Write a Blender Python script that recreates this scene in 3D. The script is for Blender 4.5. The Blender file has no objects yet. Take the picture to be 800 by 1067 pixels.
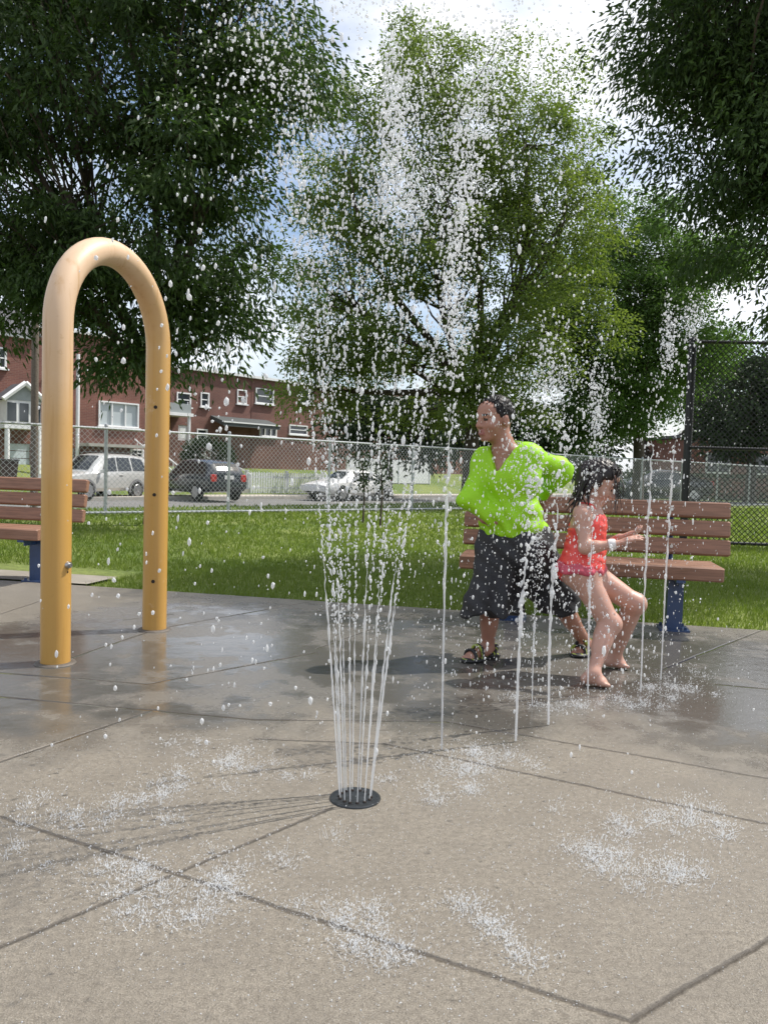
import bpy, bmesh, math, random
import numpy as np
from mathutils import Vector, Matrix, noise as mnoise
R = math.radians
rnd = random.Random(7)
rng = np.random.default_rng(7)
SC = bpy.context.scene
COL = SC.collection

# ------------------------------------------------------------------ camera and layout measure
CAM = Vector((0, 0, 1.0)); FPX = 820.0
PITCH = R(3.0); ROLL = R(1.7)
_f = Vector((0, math.cos(PITCH), -math.sin(PITCH)))
_u0 = Vector((0, math.sin(PITCH), math.cos(PITCH))); _r0 = Vector((1, 0, 0))
_r = _r0 * math.cos(ROLL) + _u0 * math.sin(ROLL)
_u = -_r0 * math.sin(ROLL) + _u0 * math.cos(ROLL)
def ray(x, y):
    return _f + _r * ((x - 400) / FPX) + _u * ((533.5 - y) / FPX)
def V(x, y, Y):
    d = ray(x, y); return CAM + d * (Y / d.y)
def G(x, y, z=0.0):
    d = ray(x, y); return CAM + d * ((z - CAM.z) / d.z)
cam = bpy.data.cameras.new('camera'); co = bpy.data.objects.new('camera', cam); COL.objects.link(co)
cam.sensor_fit = 'VERTICAL'; cam.sensor_height = 36; cam.lens = 36 * FPX / 1067
cam.clip_end = 1000; cam.clip_start = 0.05
M = Matrix((( _r.x, _u.x, -_f.x), (_r.y, _u.y, -_f.y), (_r.z, _u.z, -_f.z))).to_4x4()
M.translation = CAM; co.matrix_world = M
SC.camera = co

# ------------------------------------------------------------------ tagging
def tag(o, label=None, cat=None, group=None, kind=None):
    if label: o['label'] = label
    if cat: o['category'] = cat
    if group: o['group'] = group
    if kind: o['kind'] = kind
    return o
def empty(name, loc, rz=0.0, label=None, cat=None, group=None):
    o = bpy.data.objects.new(name, None); COL.objects.link(o)
    o.location = loc; o.rotation_euler = (0, 0, rz); o.empty_display_size = 0.1
    return tag(o, label, cat, group)
def kids(o): return [c for c in bpy.data.objects if c.parent == o]
def copy_tree(o, parent=None):
    c = o.copy(); COL.objects.link(c)
    if parent is not None: c.parent = parent
    for ch in kids(o): copy_tree(ch, c)
    return c

# ------------------------------------------------------------------ materials
MAT = {}
def nodes_of(m):
    nt = m.node_tree; return nt, nt.nodes, nt.links
def mat(name, col, rough=0.6, metal=0.0, var=0.0, scale=8.0, bump=0.0, bscale=40.0, spec=0.5, trans=0.0, coat=0.0, col2=None):
    m = bpy.data.materials.new(name); m.use_nodes = True
    nt, N, L = nodes_of(m); b = N['Principled BSDF']
    b.inputs['Roughness'].default_value = rough; b.inputs['Metallic'].default_value = metal
    b.inputs['Specular IOR Level'].default_value = spec
    b.inputs['Transmission Weight'].default_value = trans
    b.inputs['Coat Weight'].default_value = coat
    c = tuple(col) + (1,)
    b.inputs['Base Color'].default_value = c
    tc = N.new('ShaderNodeTexCoord')
    if var > 0 or col2:
        n = N.new('ShaderNodeTexNoise'); n.inputs['Scale'].default_value = scale; n.inputs['Detail'].default_value = 6
        n.inputs['Roughness'].default_value = 0.65
        L.new(tc.outputs['Object'], n.inputs['Vector'])
        mr = N.new('ShaderNodeMapRange'); mr.inputs['From Min'].default_value = 0.3; mr.inputs['From Max'].default_value = 0.7
        L.new(n.outputs['Fac'], mr.inputs['Value'])
        mx = N.new('ShaderNodeMix'); mx.data_type = 'RGBA'
        d = col2 if col2 else tuple(v * (1 - var) for v in col)
        e = col if col2 else tuple(min(1, v * (1 + var)) for v in col)
        mx.inputs['A'].default_value = tuple(d) + (1,); mx.inputs['B'].default_value = tuple(e) + (1,)
        L.new(mr.outputs['Result'], mx.inputs['Factor']); L.new(mx.outputs['Result'], b.inputs['Base Color'])
    if bump > 0:
        n2 = N.new('ShaderNodeTexNoise'); n2.inputs['Scale'].default_value = bscale; n2.inputs['Detail'].default_value = 5
        L.new(tc.outputs['Object'], n2.inputs['Vector'])
        bp = N.new('ShaderNodeBump'); bp.inputs['Strength'].default_value = bump; bp.inputs['Distance'].default_value = 0.01
        L.new(n2.outputs['Fac'], bp.inputs['Height']); L.new(bp.outputs['Normal'], b.inputs['Normal'])
    MAT[name] = m
    return m
def leaf_mat(name, c1, c2, transl=0.4, tcol=None):
    m = bpy.data.materials.new(name); m.use_nodes = True
    nt, N, L = nodes_of(m); b = N['Principled BSDF']; out = N['Material Output']
    g = N.new('ShaderNodeNewGeometry'); tc = N.new('ShaderNodeTexCoord')
    n = N.new('ShaderNodeTexNoise'); n.inputs['Scale'].default_value = 0.9; n.inputs['Detail'].default_value = 3
    L.new(tc.outputs['Object'], n.inputs['Vector'])
    ad = N.new('ShaderNodeMath'); ad.operation = 'ADD'
    ml = N.new('ShaderNodeMath'); ml.operation = 'MULTIPLY'; ml.inputs[1].default_value = 0.5
    L.new(g.outputs['Random Per Island'], ml.inputs[0]); L.new(ml.outputs[0], ad.inputs[0])
    mr = N.new('ShaderNodeMapRange'); mr.inputs['From Min'].default_value = 0.3; mr.inputs['From Max'].default_value = 0.7
    mr.inputs['To Min'].default_value = 0.0; mr.inputs['To Max'].default_value = 0.5
    L.new(n.outputs['Fac'], mr.inputs['Value']); L.new(mr.outputs['Result'], ad.inputs[1])
    mx = N.new('ShaderNodeMix'); mx.data_type = 'RGBA'
    mx.inputs['A'].default_value = tuple(c1) + (1,); mx.inputs['B'].default_value = tuple(c2) + (1,)
    L.new(ad.outputs[0], mx.inputs['Factor']); L.new(mx.outputs['Result'], b.inputs['Base Color'])
    b.inputs['Roughness'].default_value = 0.5; b.inputs['Specular IOR Level'].default_value = 0.35
    t = N.new('ShaderNodeBsdfTranslucent')
    if tcol:
        mt = N.new('ShaderNodeMix'); mt.data_type = 'RGBA'; mt.blend_type = 'MULTIPLY'; mt.inputs['Factor'].default_value = 1
        L.new(mx.outputs['Result'], mt.inputs['A']); mt.inputs['B'].default_value = tuple(tcol) + (1,)
        L.new(mt.outputs['Result'], t.inputs['Color'])
    else:
        L.new(mx.outputs['Result'], t.inputs['Color'])
    ms = N.new('ShaderNodeMixShader'); ms.inputs['Fac'].default_value = transl
    L.new(b.outputs['BSDF'], ms.inputs[1]); L.new(t.outputs['BSDF'], ms.inputs[2]); L.new(ms.outputs['Shader'], out.inputs['Surface'])
    MAT[name] = m
    return m
def brick_mat(name, c1, c2, mortar):
    m = bpy.data.materials.new(name); m.use_nodes = True
    nt, N, L = nodes_of(m); b = N['Principled BSDF']
    tc = N.new('ShaderNodeTexCoord'); sp = N.new('ShaderNodeSeparateXYZ'); L.new(tc.outputs['Object'], sp.inputs[0])
    ad = N.new('ShaderNodeMath'); ad.operation = 'ADD'; L.new(sp.outputs['X'], ad.inputs[0]); L.new(sp.outputs['Y'], ad.inputs[1])
    cb = N.new('ShaderNodeCombineXYZ'); L.new(ad.outputs[0], cb.inputs['X']); L.new(sp.outputs['Z'], cb.inputs['Y'])
    br = N.new('ShaderNodeTexBrick'); L.new(cb.outputs[0], br.inputs['Vector'])
    br.inputs['Scale'].default_value = 1.0; br.inputs['Brick Width'].default_value = 0.23; br.inputs['Row Height'].default_value = 0.075
    br.inputs['Mortar Size'].default_value = 0.006
    br.inputs['Color1'].default_value = tuple(c1) + (1,); br.inputs['Color2'].default_value = tuple(c2) + (1,); br.inputs['Mortar'].default_value = tuple(mortar) + (1,)
    n = N.new('ShaderNodeTexNoise'); n.inputs['Scale'].default_value = 0.7; n.inputs['Detail'].default_value = 5; L.new(tc.outputs['Object'], n.inputs['Vector'])
    mr = N.new('ShaderNodeMapRange'); mr.inputs['From Min'].default_value = .3; mr.inputs['From Max'].default_value = .7; mr.inputs['To Min'].default_value = .65; mr.inputs['To Max'].default_value = 1.2
    L.new(n.outputs['Fac'], mr.inputs['Value'])
    mx = N.new('ShaderNodeMix'); mx.data_type = 'RGBA'; mx.blend_type = 'MULTIPLY'; mx.inputs['Factor'].default_value = 1
    L.new(br.outputs['Color'], mx.inputs['A']); L.new(mr.outputs['Result'], mx.inputs['B']); L.new(mx.outputs['Result'], b.inputs['Base Color'])
    b.inputs['Roughness'].default_value = 0.85
    MAT[name] = m
    return m

mat('bark', (.07, .055, .042), .9, var=.4, scale=14, bump=.6, bscale=30)
mat('twig', (.05, .04, .03), .9)
leaf_mat('leaf_dark', (.024, .050, .015), (.085, .140, .034), .42, (1.0, 1.15, .6))
leaf_mat('leaf_mid', (.105, .165, .045), (.190, .255, .072), .60, (1.1, 1.1, .5))
leaf_mat('leaf_green', (.068, .130, .036), (.130, .205, .052), .52, (1.0, 1.15, .6))
leaf_mat('leaf_far', (.020, .040, .014), (.045, .075, .025), .30)
leaf_mat('grass_blade', (.120, .182, .030), (.228, .282, .070), .5, (1.0, 1.1, .5))
mat('galv', (.46, .48, .50), .45, metal=.6, var=.12, scale=20)
mat('galv_wire', (.50, .52, .54), .5, metal=.4)
mat('black_metal', (.012, .012, .014), .4, spec=.5)
mat('blue_metal', (.020, .050, .135), .35, coat=.3, var=.15, scale=12)
mat('bolt', (.5, .5, .5), .35, metal=1)
mat('dark_hole', (.02, .013, .01), .7)
mat('white_paint', (.75, .76, .76), .5, var=.06, scale=5)
mat('vinyl', (.72, .74, .77), .5, var=.05, scale=3)
mat('glass_pane', (.05, .06, .07), .08, spec=.8)
mat('pale_pane', (.45, .50, .52), .15, spec=.6)
mat('asphalt', (.16, .155, .15), .9, var=.12, scale=2.0, bump=.3, bscale=80)
mat('kerb', (.40, .38, .35), .9, var=.15, scale=3)
mat('pavement', (.42, .38, .33), .9, var=.12, scale=2)
mat('slate', (.10, .10, .11), .8, var=.25, scale=6)
mat('grey_siding', (.30, .33, .33), .7, var=.08)
mat('garage', (.55, .62, .68), .5, var=.05)
mat('awning', (.07, .08, .08), .7, var=.2)
mat('wood_pole', (.14, .115, .09), .9, var=.3, scale=20)
mat('tyre', (.015, .015, .016), .8)
mat('rim', (.5, .5, .52), .3, metal=.8)
mat('paint_silver', (.60, .60, .58), .3, metal=.3, coat=.5)
mat('paint_navy', (.018, .024, .034), .25, coat=.7)
mat('paint_white', (.80, .80, .80), .3, coat=.6)
mat('paint_black', (.02, .02, .022), .25, coat=.7)
mat('car_glass', (.012, .015, .017), .05, spec=.8)
mat('lamp_clear', (.7, .7, .72), .1, spec=.8)
mat('lamp_red', (.45, .02, .015), .2, spec=.7)
mat('trim_dark', (.02, .02, .022), .6)
mat('trim_grey', (.20, .20, .21), .6)
brick_mat('brick_red', (.215, .088, .066), (.165, .068, .054), (.23, .15, .12))
brick_mat('brick_brown', (.185, .082, .066), (.145, .066, .055), (.20, .14, .11))

# ------------------------------------------------------------------ mesh builder
class MB:
    def __init__(s): s.v = []; s.f = []; s.m = []
    def add(s, vs, fs, mi=0):
        k = len(s.v); s.v += [tuple(p) for p in vs]; s.f += [tuple(i + k for i in f) for f in fs]; s.m += [mi] * len(fs)
    def box(s, c, size, mi=0, X=None):
        hx, hy, hz = size[0] / 2, size[1] / 2, size[2] / 2
        vs = [Vector((sx * hx, sy * hy, sz * hz)) for sz in (-1, 1) for sy in (-1, 1) for sx in (-1, 1)]
        if X is not None: vs = [X @ p for p in vs]
        c = Vector(c)
        s.add([p + c for p in vs], [(0, 2, 3, 1), (4, 5, 7, 6), (0, 1, 5, 4), (2, 6, 7, 3), (1, 3, 7, 5), (0, 4, 6, 2)], mi)
    def rbox(s, c, size, b, mi=0, X=None):      # box with chamfered long edges (along local x)
        hx, hy, hz = size[0] / 2, size[1] / 2, size[2] / 2
        prof = [(-hy + b, -hz), (hy - b, -hz), (hy, -hz + b), (hy, hz - b), (hy - b, hz), (-hy + b, hz), (-hy, hz - b), (-hy, -hz + b)]
        c = Vector(c); e = min(b, hx * .3); vs = []
        for x, k in ((-hx, .0), (-hx + e, 1), (hx - e, 1), (hx, .0)):
            for (y, z) in prof:
                q = 1.0 if k else 1 - b * .7 / max(hy, hz)
                p = Vector((x, y * q, z * q)); vs.append((X @ p if X is not None else p) + c)
        fs = [tuple(range(7, -1, -1)), tuple(24 + i for i in range(8))]
        for r in range(3):
            for i in range(8):
                j = (i + 1) % 8; fs.append((r * 8 + i, r * 8 + j, (r + 1) * 8 + j, (r + 1) * 8 + i))
        s.add(vs, fs, mi)
    def tube(s, pts, rad, seg=8, mi=0, cap=True):
        pts = [Vector(p) for p in pts]; n = len(pts)
        if not hasattr(rad, '__len__'): rad = [rad] * n
        t0 = (pts[1] - pts[0]).normalized()
        a = t0.orthogonal().normalized(); vs = []; fs = []
        for i in range(n):
            t = (pts[min(i + 1, n - 1)] - pts[max(i - 1, 0)])
            t = t.normalized() if t.length > 1e-9 else t0
            a = (a - t * a.dot(t)); a = a.normalized() if a.length > 1e-6 else t.orthogonal().normalized()
            b = t.cross(a)
            for k in range(seg):
                q = 2 * math.pi * k / seg
                vs.append(pts[i] + (a * math.cos(q) + b * math.sin(q)) * rad[i])
        for i in range(n - 1):
            for k in range(seg):
                l = (k + 1) % seg
                fs.append((i * seg + k, i * seg + l, (i + 1) * seg + l, (i + 1) * seg + k))
        if cap: fs.append(tuple(range(seg - 1, -1, -1))); fs.append(tuple((n - 1) * seg + k for k in range(seg)))
        s.add(vs, fs, mi)
    def cyl(s, a, b, r, seg=12, mi=0, r2=None): s.tube([a, b], [r, r if r2 is None else r2], seg, mi)
    def lathe(s, c, prof, seg=24, mi=0):           # prof: (r, z)
        c = Vector(c); vs = []; fs = []
        for (r, z) in prof:
            for k in range(seg):
                q = 2 * math.pi * k / seg; vs.append(c + Vector((r * math.cos(q), r * math.sin(q), z)))
        for i in range(len(prof) - 1):
            for k in range(seg):
                l = (k + 1) % seg; fs.append((i * seg + k, i * seg + l, (i + 1) * seg + l, (i + 1) * seg + k))
        fs.append(tuple(range(seg - 1, -1, -1))); fs.append(tuple((len(prof) - 1) * seg + k for k in range(seg)))
        s.add(vs, fs, mi)
    def build(s, name, mats, parent=None, smooth=None, off=None, loc=None):
        me = bpy.data.meshes.new(name)
        vs = s.v if off is None else [(p[0] - off[0], p[1] - off[1], p[2] - off[2]) for p in s.v]
        me.from_pydata(vs, [], s.f)
        if not isinstance(mats, (list, tuple)): mats = [mats]
        for m in mats: me.materials.append(MAT[m] if isinstance(m, str) else m)
        if len(mats) > 1: me.polygons.foreach_set('material_index', s.m)
        if smooth is not None:
            me.polygons.foreach_set('use_smooth', [True] * len(me.polygons)); me.set_sharp_from_angle(angle=R(smooth))
        me.update()
        o = bpy.data.objects.new(name, me); COL.objects.link(o)
        if parent is not None: o.parent = parent
        if loc is not None: o.location = loc
        return o
def np_mesh(name, verts, faces, mats, parent=None, smooth=False, midx=None, loc=None):
    """verts (n,3); faces (m,k) all the same size"""
    me = bpy.data.meshes.new(name); n = len(verts); m, k = faces.shape
    me.vertices.add(n); me.vertices.foreach_set('co', np.asarray(verts, dtype=np.float32).ravel())
    me.loops.add(m * k); me.loops.foreach_set('vertex_index', faces.astype(np.int32).ravel())
    me.polygons.add(m); me.polygons.foreach_set('loop_start', np.arange(0, m * k, k, dtype=np.int32))
    if not isinstance(mats, (list, tuple)): mats = [mats]
    for x in mats: me.materials.append(MAT[x] if isinstance(x, str) else x)
    if midx is not None: me.polygons.foreach_set('material_index', np.asarray(midx, dtype=np.int32))
    me.update(calc_edges=True)
    me.polygons.foreach_set('use_smooth', [bool(smooth)] * m)
    o = bpy.data.objects.new(name, me); COL.objects.link(o)
    if parent is not None: o.parent = parent
    if loc is not None: o.location = loc
    return o

# ------------------------------------------------------------------ light
SUN_AZ, SUN_EL = R(68), R(56)
sd = Vector((math.sin(SUN_AZ) * math.cos(SUN_EL), math.cos(SUN_AZ) * math.cos(SUN_EL), math.sin(SUN_EL)))
sl = bpy.data.lights.new('sun', 'SUN'); sl.energy = 4.2; sl.angle = R(.53); sl.color = (1, .95, .87)
so = bpy.data.objects.new('sun', sl); COL.objects.link(so); so.rotation_euler = sd.to_track_quat('Z', 'Y').to_euler(); so.location = (20, 12, 40)
W = bpy.data.worlds.new('World'); SC.world = W; W.use_nodes = True
wn, wl = W.node_tree.nodes, W.node_tree.links
bg = wn['Background']; sky = wn.new('ShaderNodeTexSky'); sky.sky_type = 'NISHITA'; sky.sun_disc = False
sky.sun_elevation = SUN_EL; sky.sun_rotation = SUN_AZ; sky.air_density = 1.0; sky.dust_density = 2.0; sky.ozone_density = 1.2
tcw = wn.new('ShaderNodeTexCoord'); mpw = wn.new('ShaderNodeMapping'); mpw.inputs['Scale'].default_value = (1.0, 1.0, 2.2)
mpw.inputs['Location'].default_value = (.3, .1, .15)
wl.new(tcw.outputs['Generated'], mpw.inputs['Vector'])
nzw = wn.new('ShaderNodeTexNoise'); nzw.inputs['Scale'].default_value = 2.6; nzw.inputs['Detail'].default_value = 8; nzw.inputs['Roughness'].default_value = .55
wl.new(mpw.outputs[0], nzw.inputs['Vector'])
crw = wn.new('ShaderNodeValToRGB'); crw.color_ramp.elements[0].position = .38; crw.color_ramp.elements[1].position = .62
wl.new(nzw.outputs['Fac'], crw.inputs['Fac'])
mxw = wn.new('ShaderNodeMix'); mxw.data_type = 'RGBA'; wl.new(crw.outputs['Color'], mxw.inputs['Factor'])
wl.new(sky.outputs['Color'], mxw.inputs['A']); mxw.inputs['B'].default_value = (7.0, 7.2, 7.6, 1)
wl.new(mxw.outputs['Result'], bg.inputs['Color']); bg.inputs['Strength'].default_value = 0.14
SC.view_settings.view_transform = 'Standard'; SC.view_settings.look = 'None'; SC.view_settings.gamma = 1; SC.view_settings.exposure = 0.32
SC.cycles.caustics_refractive = False; SC.cycles.caustics_reflective = False
SC.cycles.max_bounces = 8; SC.cycles.transparent_max_bounces = 8; SC.cycles.sample_clamp_indirect = 4.0

# ------------------------------------------------------------------ ground
SA = R(48); SU = Vector((math.cos(SA), math.sin(SA), 0)); SN = Vector((-math.sin(SA), math.cos(SA), 0))
def st(t, s, z=0.0): return SU * t + SN * s + Vector((0, 0, z))
def hs(s):
    P = [(-80, -.02), (16.4, -.02), (17.9, -.50), (28.3, -.50), (30.1, -.36), (31.5, -.32), (35, .85), (36.2, .9), (300, .9)]
    for (a, b), (c, d) in zip(P, P[1:]):
        if s <= c: return b + (d - b) * (s - a) / (c - a)
    return P[-1][1]
gm = bpy.data.materials.new('lawn'); gm.use_nodes = True; MAT['lawn'] = gm
nt, N, L = nodes_of(gm); b = N['Principled BSDF']; tc = N.new('ShaderNodeTexCoord')
n1 = N.new('ShaderNodeTexNoise'); n1.inputs['Scale'].default_value = .55; n1.inputs['Detail'].default_value = 4; L.new(tc.outputs['Object'], n1.inputs['Vector'])
n2 = N.new('ShaderNodeTexNoise'); n2.inputs['Scale'].default_value = 22; n2.inputs['Detail'].default_value = 6; n2.inputs['Roughness'].default_value = .7; L.new(tc.outputs['Object'], n2.inputs['Vector'])
r1 = N.new('ShaderNodeValToRGB'); r1.color_ramp.elements[0].color = (.108, .162, .028, 1); r1.color_ramp.elements[1].color = (.200, .240, .058, 1)
r1.color_ramp.elements[0].position = .40; r1.color_ramp.elements[1].position = .60
L.new(n1.outputs['Fac'], r1.inputs['Fac'])
r2 = N.new('ShaderNodeMapRange'); r2.inputs['From Min'].default_value = .3; r2.inputs['From Max'].default_value = .7; r2.inputs['To Min'].default_value = .55; r2.inputs['To Max'].default_value = 1.25
L.new(n2.outputs['Fac'], r2.inputs['Value'])
mx = N.new('ShaderNodeMix'); mx.data_type = 'RGBA'; mx.blend_type = 'MULTIPLY'; mx.inputs['Factor'].default_value = 1
L.new(r1.outputs['Color'], mx.inputs['A']); L.new(r2.outputs['Result'], mx.inputs['B']); L.new(mx.outputs['Result'], b.inputs['Base Color'])
b.inputs['Roughness'].default_value = .95
bp = N.new('ShaderNodeBump'); bp.inputs['Strength'].default_value = .6; bp.inputs['Distance'].default_value = .05; L.new(n2.outputs['Fac'], bp.inputs['Height']); L.new(bp.outputs['Normal'], b.inputs['Normal'])
q = MB(); ss = [-80, -40, 0, 8, 16.4, 16.9, 17.4, 17.9, 28.3, 30.1, 31.5, 33, 35, 36.2, 60, 120, 300]; tt = [-250, -100, -50, -20, 0, 20, 50, 100, 250]
vs = [st(t, s, hs(s)) for s in ss for t in tt]; nT = len(tt)
q.add(vs, [(i * nT + j, i * nT + j + 1, (i + 1) * nT + j + 1, (i + 1) * nT + j) for i in range(len(ss) - 1) for j in range(nT - 1)])
tag(q.build('ground', 'lawn'), 'green lawn and land under the whole scene', kind='structure')
q = MB(); q.add([st(-250, 18.2, -.46), st(250, 18.2, -.46), st(250, 28.1, -.46), st(-250, 28.1, -.46)], [(0, 1, 2, 3)])
tag(q.build('road', 'asphalt'), 'grey asphalt street behind the chain link fence', kind='structure')
q = MB(); q.box((0, 0, 0), (500, .16, .3)); o = q.build('kerb', 'kerb'); o.location = st(0, 28.2, -.48); o.rotation_euler.z = SA; tag(o, 'pale kerb on the far side of the street', kind='structure')
q = MB(); q.box((0, 0, 0), (500, 1.7, .12)); o = q.build('pavement', 'pavement'); o.location = st(0, 29.15, -.385); o.rotation_euler.z = SA; tag(o, 'pale pavement in front of the brick row houses', kind='structure')

# ---- wet concrete pad
E0 = G(100, 611); E1 = G(800, 657); ED = (E1 - E0).normalized(); EB = Vector((ED.y, -ED.x, 0))   # EB points to the camera
if EB.y > 0: EB = -EB
SEG = [((0, 851), (655, 1064)), ((655, 1064), (800, 978)), ((0, 987), (345, 842)), ((0, 794), (160, 740)), ((690, 697), (795, 656)),
       ((465, 752), (810, 813)), ((0, 766), (400, 775)), ((400, 775), (810, 861)), ((0, 726), (265, 750)), ((265, 750), (465, 752)), ((0, 701), (153, 713)),
       ((153, 713), (330, 680)), ((62, 690), (165, 655)), ((165, 655), (330, 626)), ((0, 640), (40, 627)), ((180, 640), (130, 646)), ((745, 713), (810, 719)), ((330, 676), (440, 636))]
SEG[6] = ((265, 770), (400, 775))
cm = bpy.data.materials.new('wet_concrete'); cm.use_nodes = True; MAT['wet_concrete'] = cm
nt, N, L = nodes_of(cm); b = N['Principled BSDF']; tc = N.new('ShaderNodeTexCoord')
def nmath(op, a, bb=None, c=None, clamp=False):
    n = N.new('ShaderNodeMath'); n.operation = op; n.use_clamp = clamp
    for i, v in enumerate((a, bb, c)):
        if v is None: continue
        if isinstance(v, (int, float)): n.inputs[i].default_value = v
        else: L.new(v, n.inputs[i])
    return n.outputs[0]
def nnoise(scale, det=4, rough=.55, vec=None):
    n = N.new('ShaderNodeTexNoise'); n.inputs['Scale'].default_value = scale; n.inputs['Detail'].default_value = det; n.inputs['Roughness'].default_value = rough
    L.new(vec or tc.outputs['Object'], n.inputs['Vector']); return n.outputs['Fac']
def nmap(v, a, bb, c, d):
    n = N.new('ShaderNodeMapRange'); n.interpolation_type = 'SMOOTHSTEP'
    for k, x in zip(('From Min', 'From Max', 'To Min', 'To Max'), (a, bb, c, d)): n.inputs[k].default_value = x
    L.new(v, n.inputs['Value']); return n.outputs['Result']
def nmixc(f, a, bb, mode='MIX'):
    n = N.new('ShaderNodeMix'); n.data_type = 'RGBA'; n.blend_type = mode
    for k, v in (('Factor', f), ('A', a), ('B', bb)):
        if isinstance(v, (int, float)): n.inputs[k].default_value = v
        elif isinstance(v, tuple): n.inputs[k].default_value = v + (1,)
        else: L.new(v, n.inputs[k])
    return n.outputs['Result']
sp = N.new('ShaderNodeSeparateXYZ'); L.new(tc.outputs['Object'], sp.inputs[0])
# wobble the joints a little
wob = N.new('ShaderNodeTexNoise'); wob.inputs['Scale'].default_value = 7; wob.inputs['Detail'].default_value = 4; L.new(tc.outputs['Object'], wob.inputs['Vector'])
wsub = N.new('ShaderNodeVectorMath'); wsub.operation = 'SUBTRACT'; L.new(wob.outputs['Color'], wsub.inputs[0]); wsub.inputs[1].default_value = (.5, .5, .5)
wsc = N.new('ShaderNodeVectorMath'); wsc.operation = 'SCALE'; L.new(wsub.outputs[0], wsc.inputs[0]); wsc.inputs['Scale'].default_value = .012
wad = N.new('ShaderNodeVectorMath'); wad.operation = 'ADD'; L.new(tc.outputs['Object'], wad.inputs[0]); L.new(wsc.outputs[0], wad.inputs[1])
dist = None
for (pa, pb) in SEG:
    A = G(*pa); B = G(*pb); D = B - A; ln = D.length; D = D / ln
    s1 = N.new('ShaderNodeVectorMath'); s1.operation = 'SUBTRACT'; L.new(wad.outputs[0], s1.inputs[0]); s1.inputs[1].default_value = A
    dt = N.new('ShaderNodeVectorMath'); dt.operation = 'DOT_PRODUCT'; L.new(s1.outputs[0], dt.inputs[0]); dt.inputs[1].default_value = D
    t = nmath('MINIMUM', nmath('MAXIMUM', dt.outputs['Value'], 0.0), ln)
    sc_ = N.new('ShaderNodeVectorMath'); sc_.operation = 'SCALE'; sc_.inputs[0].default_value = D; L.new(t, sc_.inputs['Scale'])
    ds = N.new('ShaderNodeVectorMath'); ds.operation = 'DISTANCE'; L.new(s1.outputs[0], ds.inputs[0]); L.new(sc_.outputs[0], ds.inputs[1])
    dist = ds.outputs['Value'] if dist is None else nmath('MINIMUM', dist, ds.outputs['Value'])
nA = nnoise(.9, 5); nB = nnoise(5, 6, .6); nC = nnoise(60, 5, .7); nD = nnoise(260, 3, .7)
Yw = nmath('ADD', sp.outputs['Y'], nmath('MULTIPLY', nmath('SUBTRACT', nA, .5), 2.4))
Yw = nmath('ADD', Yw, nmath('MULTIPLY', nmath('SUBTRACT', nB, .5), .7))
wet = nmap(Yw, 2.55, 3.35, 0, 1)                                    # the wide wet sheet round the jets
bx_ = nmath('ADD', sp.outputs['X'], nmath('MULTIPLY', nmath('SUBTRACT', sp.outputs['Y'], 5.3), -.55))
dryL = nmap(nmath('ADD', bx_, nmath('MULTIPLY', nmath('SUBTRACT', nB, .5), .5)), -2.25, -1.75, 0, 1)
wet = nmath('MULTIPLY', wet, nmap(dryL, 0, 1, .25, 1))
eb = nmath('ADD', nmath('MULTIPLY', nmath('SUBTRACT', sp.outputs['X'], E0.x), EB.x), nmath('MULTIPLY', nmath('SUBTRACT', sp.outputs['Y'], E0.y), EB.y))
farw = nmap(nmath('ADD', eb, nmath('MULTIPLY', nmath('SUBTRACT', nB, .5), .8)), .15, .75, .45, 1)
wet = nmath('MULTIPLY', wet, farw)
pud = nmath('MULTIPLY', wet, nmap(nmath('ADD', nmath('MULTIPLY', nA, .6), nmath('MULTIPLY', nB, .4)), .455, .525, 0, 1))
grain = nmath('ADD', nmath('MULTIPLY', nC, .5), nmath('MULTIPLY', nD, .5))
gcol = nmixc(nmap(grain, .38, .62, 0, 1), (.160, .138, .108), (.290, .256, .206))
gcol = nmixc(nmap(nD, .58, .66, 0, .75), gcol, (.40, .37, .32)); gcol = nmixc(nmap(nnoise(170, 3, .7), .60, .68, 0, .7), gcol, (.065, .055, .045))
gcol = nmixc(nmap(nB, .35, .65, 0, .35), gcol, (.165, .144, .116))
wcol = nmixc(nmap(grain, .35, .65, 0, 1), (.108, .101, .091), (.172, .160, .142))
wcol = nmixc(pud, wcol, (.088, .082, .072))
colr = nmixc(wet, gcol, wcol)
jm = nmap(nmath('ADD', dist, nmath('MULTIPLY', nmath('SUBTRACT', nC, .5), .012)), .003, .011, 1, 0)
colr = nmixc(nmath('MULTIPLY', jm, .68), colr, (.045, .036, .028))
L.new(colr, b.inputs['Base Color'])
ro = nmath('ADD', nmap(grain, .35, .65, .30, .52), 0.0)
rw = nmath('ADD', nmap(pud, 0, 1, .27, .045), 0.0)
mxr = N.new('ShaderNodeMix'); mxr.data_type = 'FLOAT'; L.new(wet, mxr.inputs['Factor']); L.new(ro, mxr.inputs['A']); L.new(rw, mxr.inputs['B'])
L.new(mxr.outputs['Result'], b.inputs['Roughness'])
h1 = nmath('MULTIPLY', grain, nmap(wet, 0, 1, .008, .0004))
h2 = nmath('MULTIPLY', nnoise(11, 3), nmap(wet, 0, 1, .001, .0016))
h3 = nmath('MULTIPLY', nmap(dist, 0, .012, 0, 1), .006)
hh = nmath('ADD', nmath('ADD', h1, h2), h3)
bp = N.new('ShaderNodeBump'); bp.inputs['Strength'].default_value = 1.0; bp.inputs['Distance'].default_value = 1.0
L.new(hh, bp.inputs['Height']); L.new(bp.outputs['Normal'], b.inputs['Normal'])
q = MB(); a0 = E0 - ED * 30; a1 = E0 + ED * 30; b0 = a0 + EB * 22; b1 = a1 + EB * 22; dz = Vector((0, 0, -.15))
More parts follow.
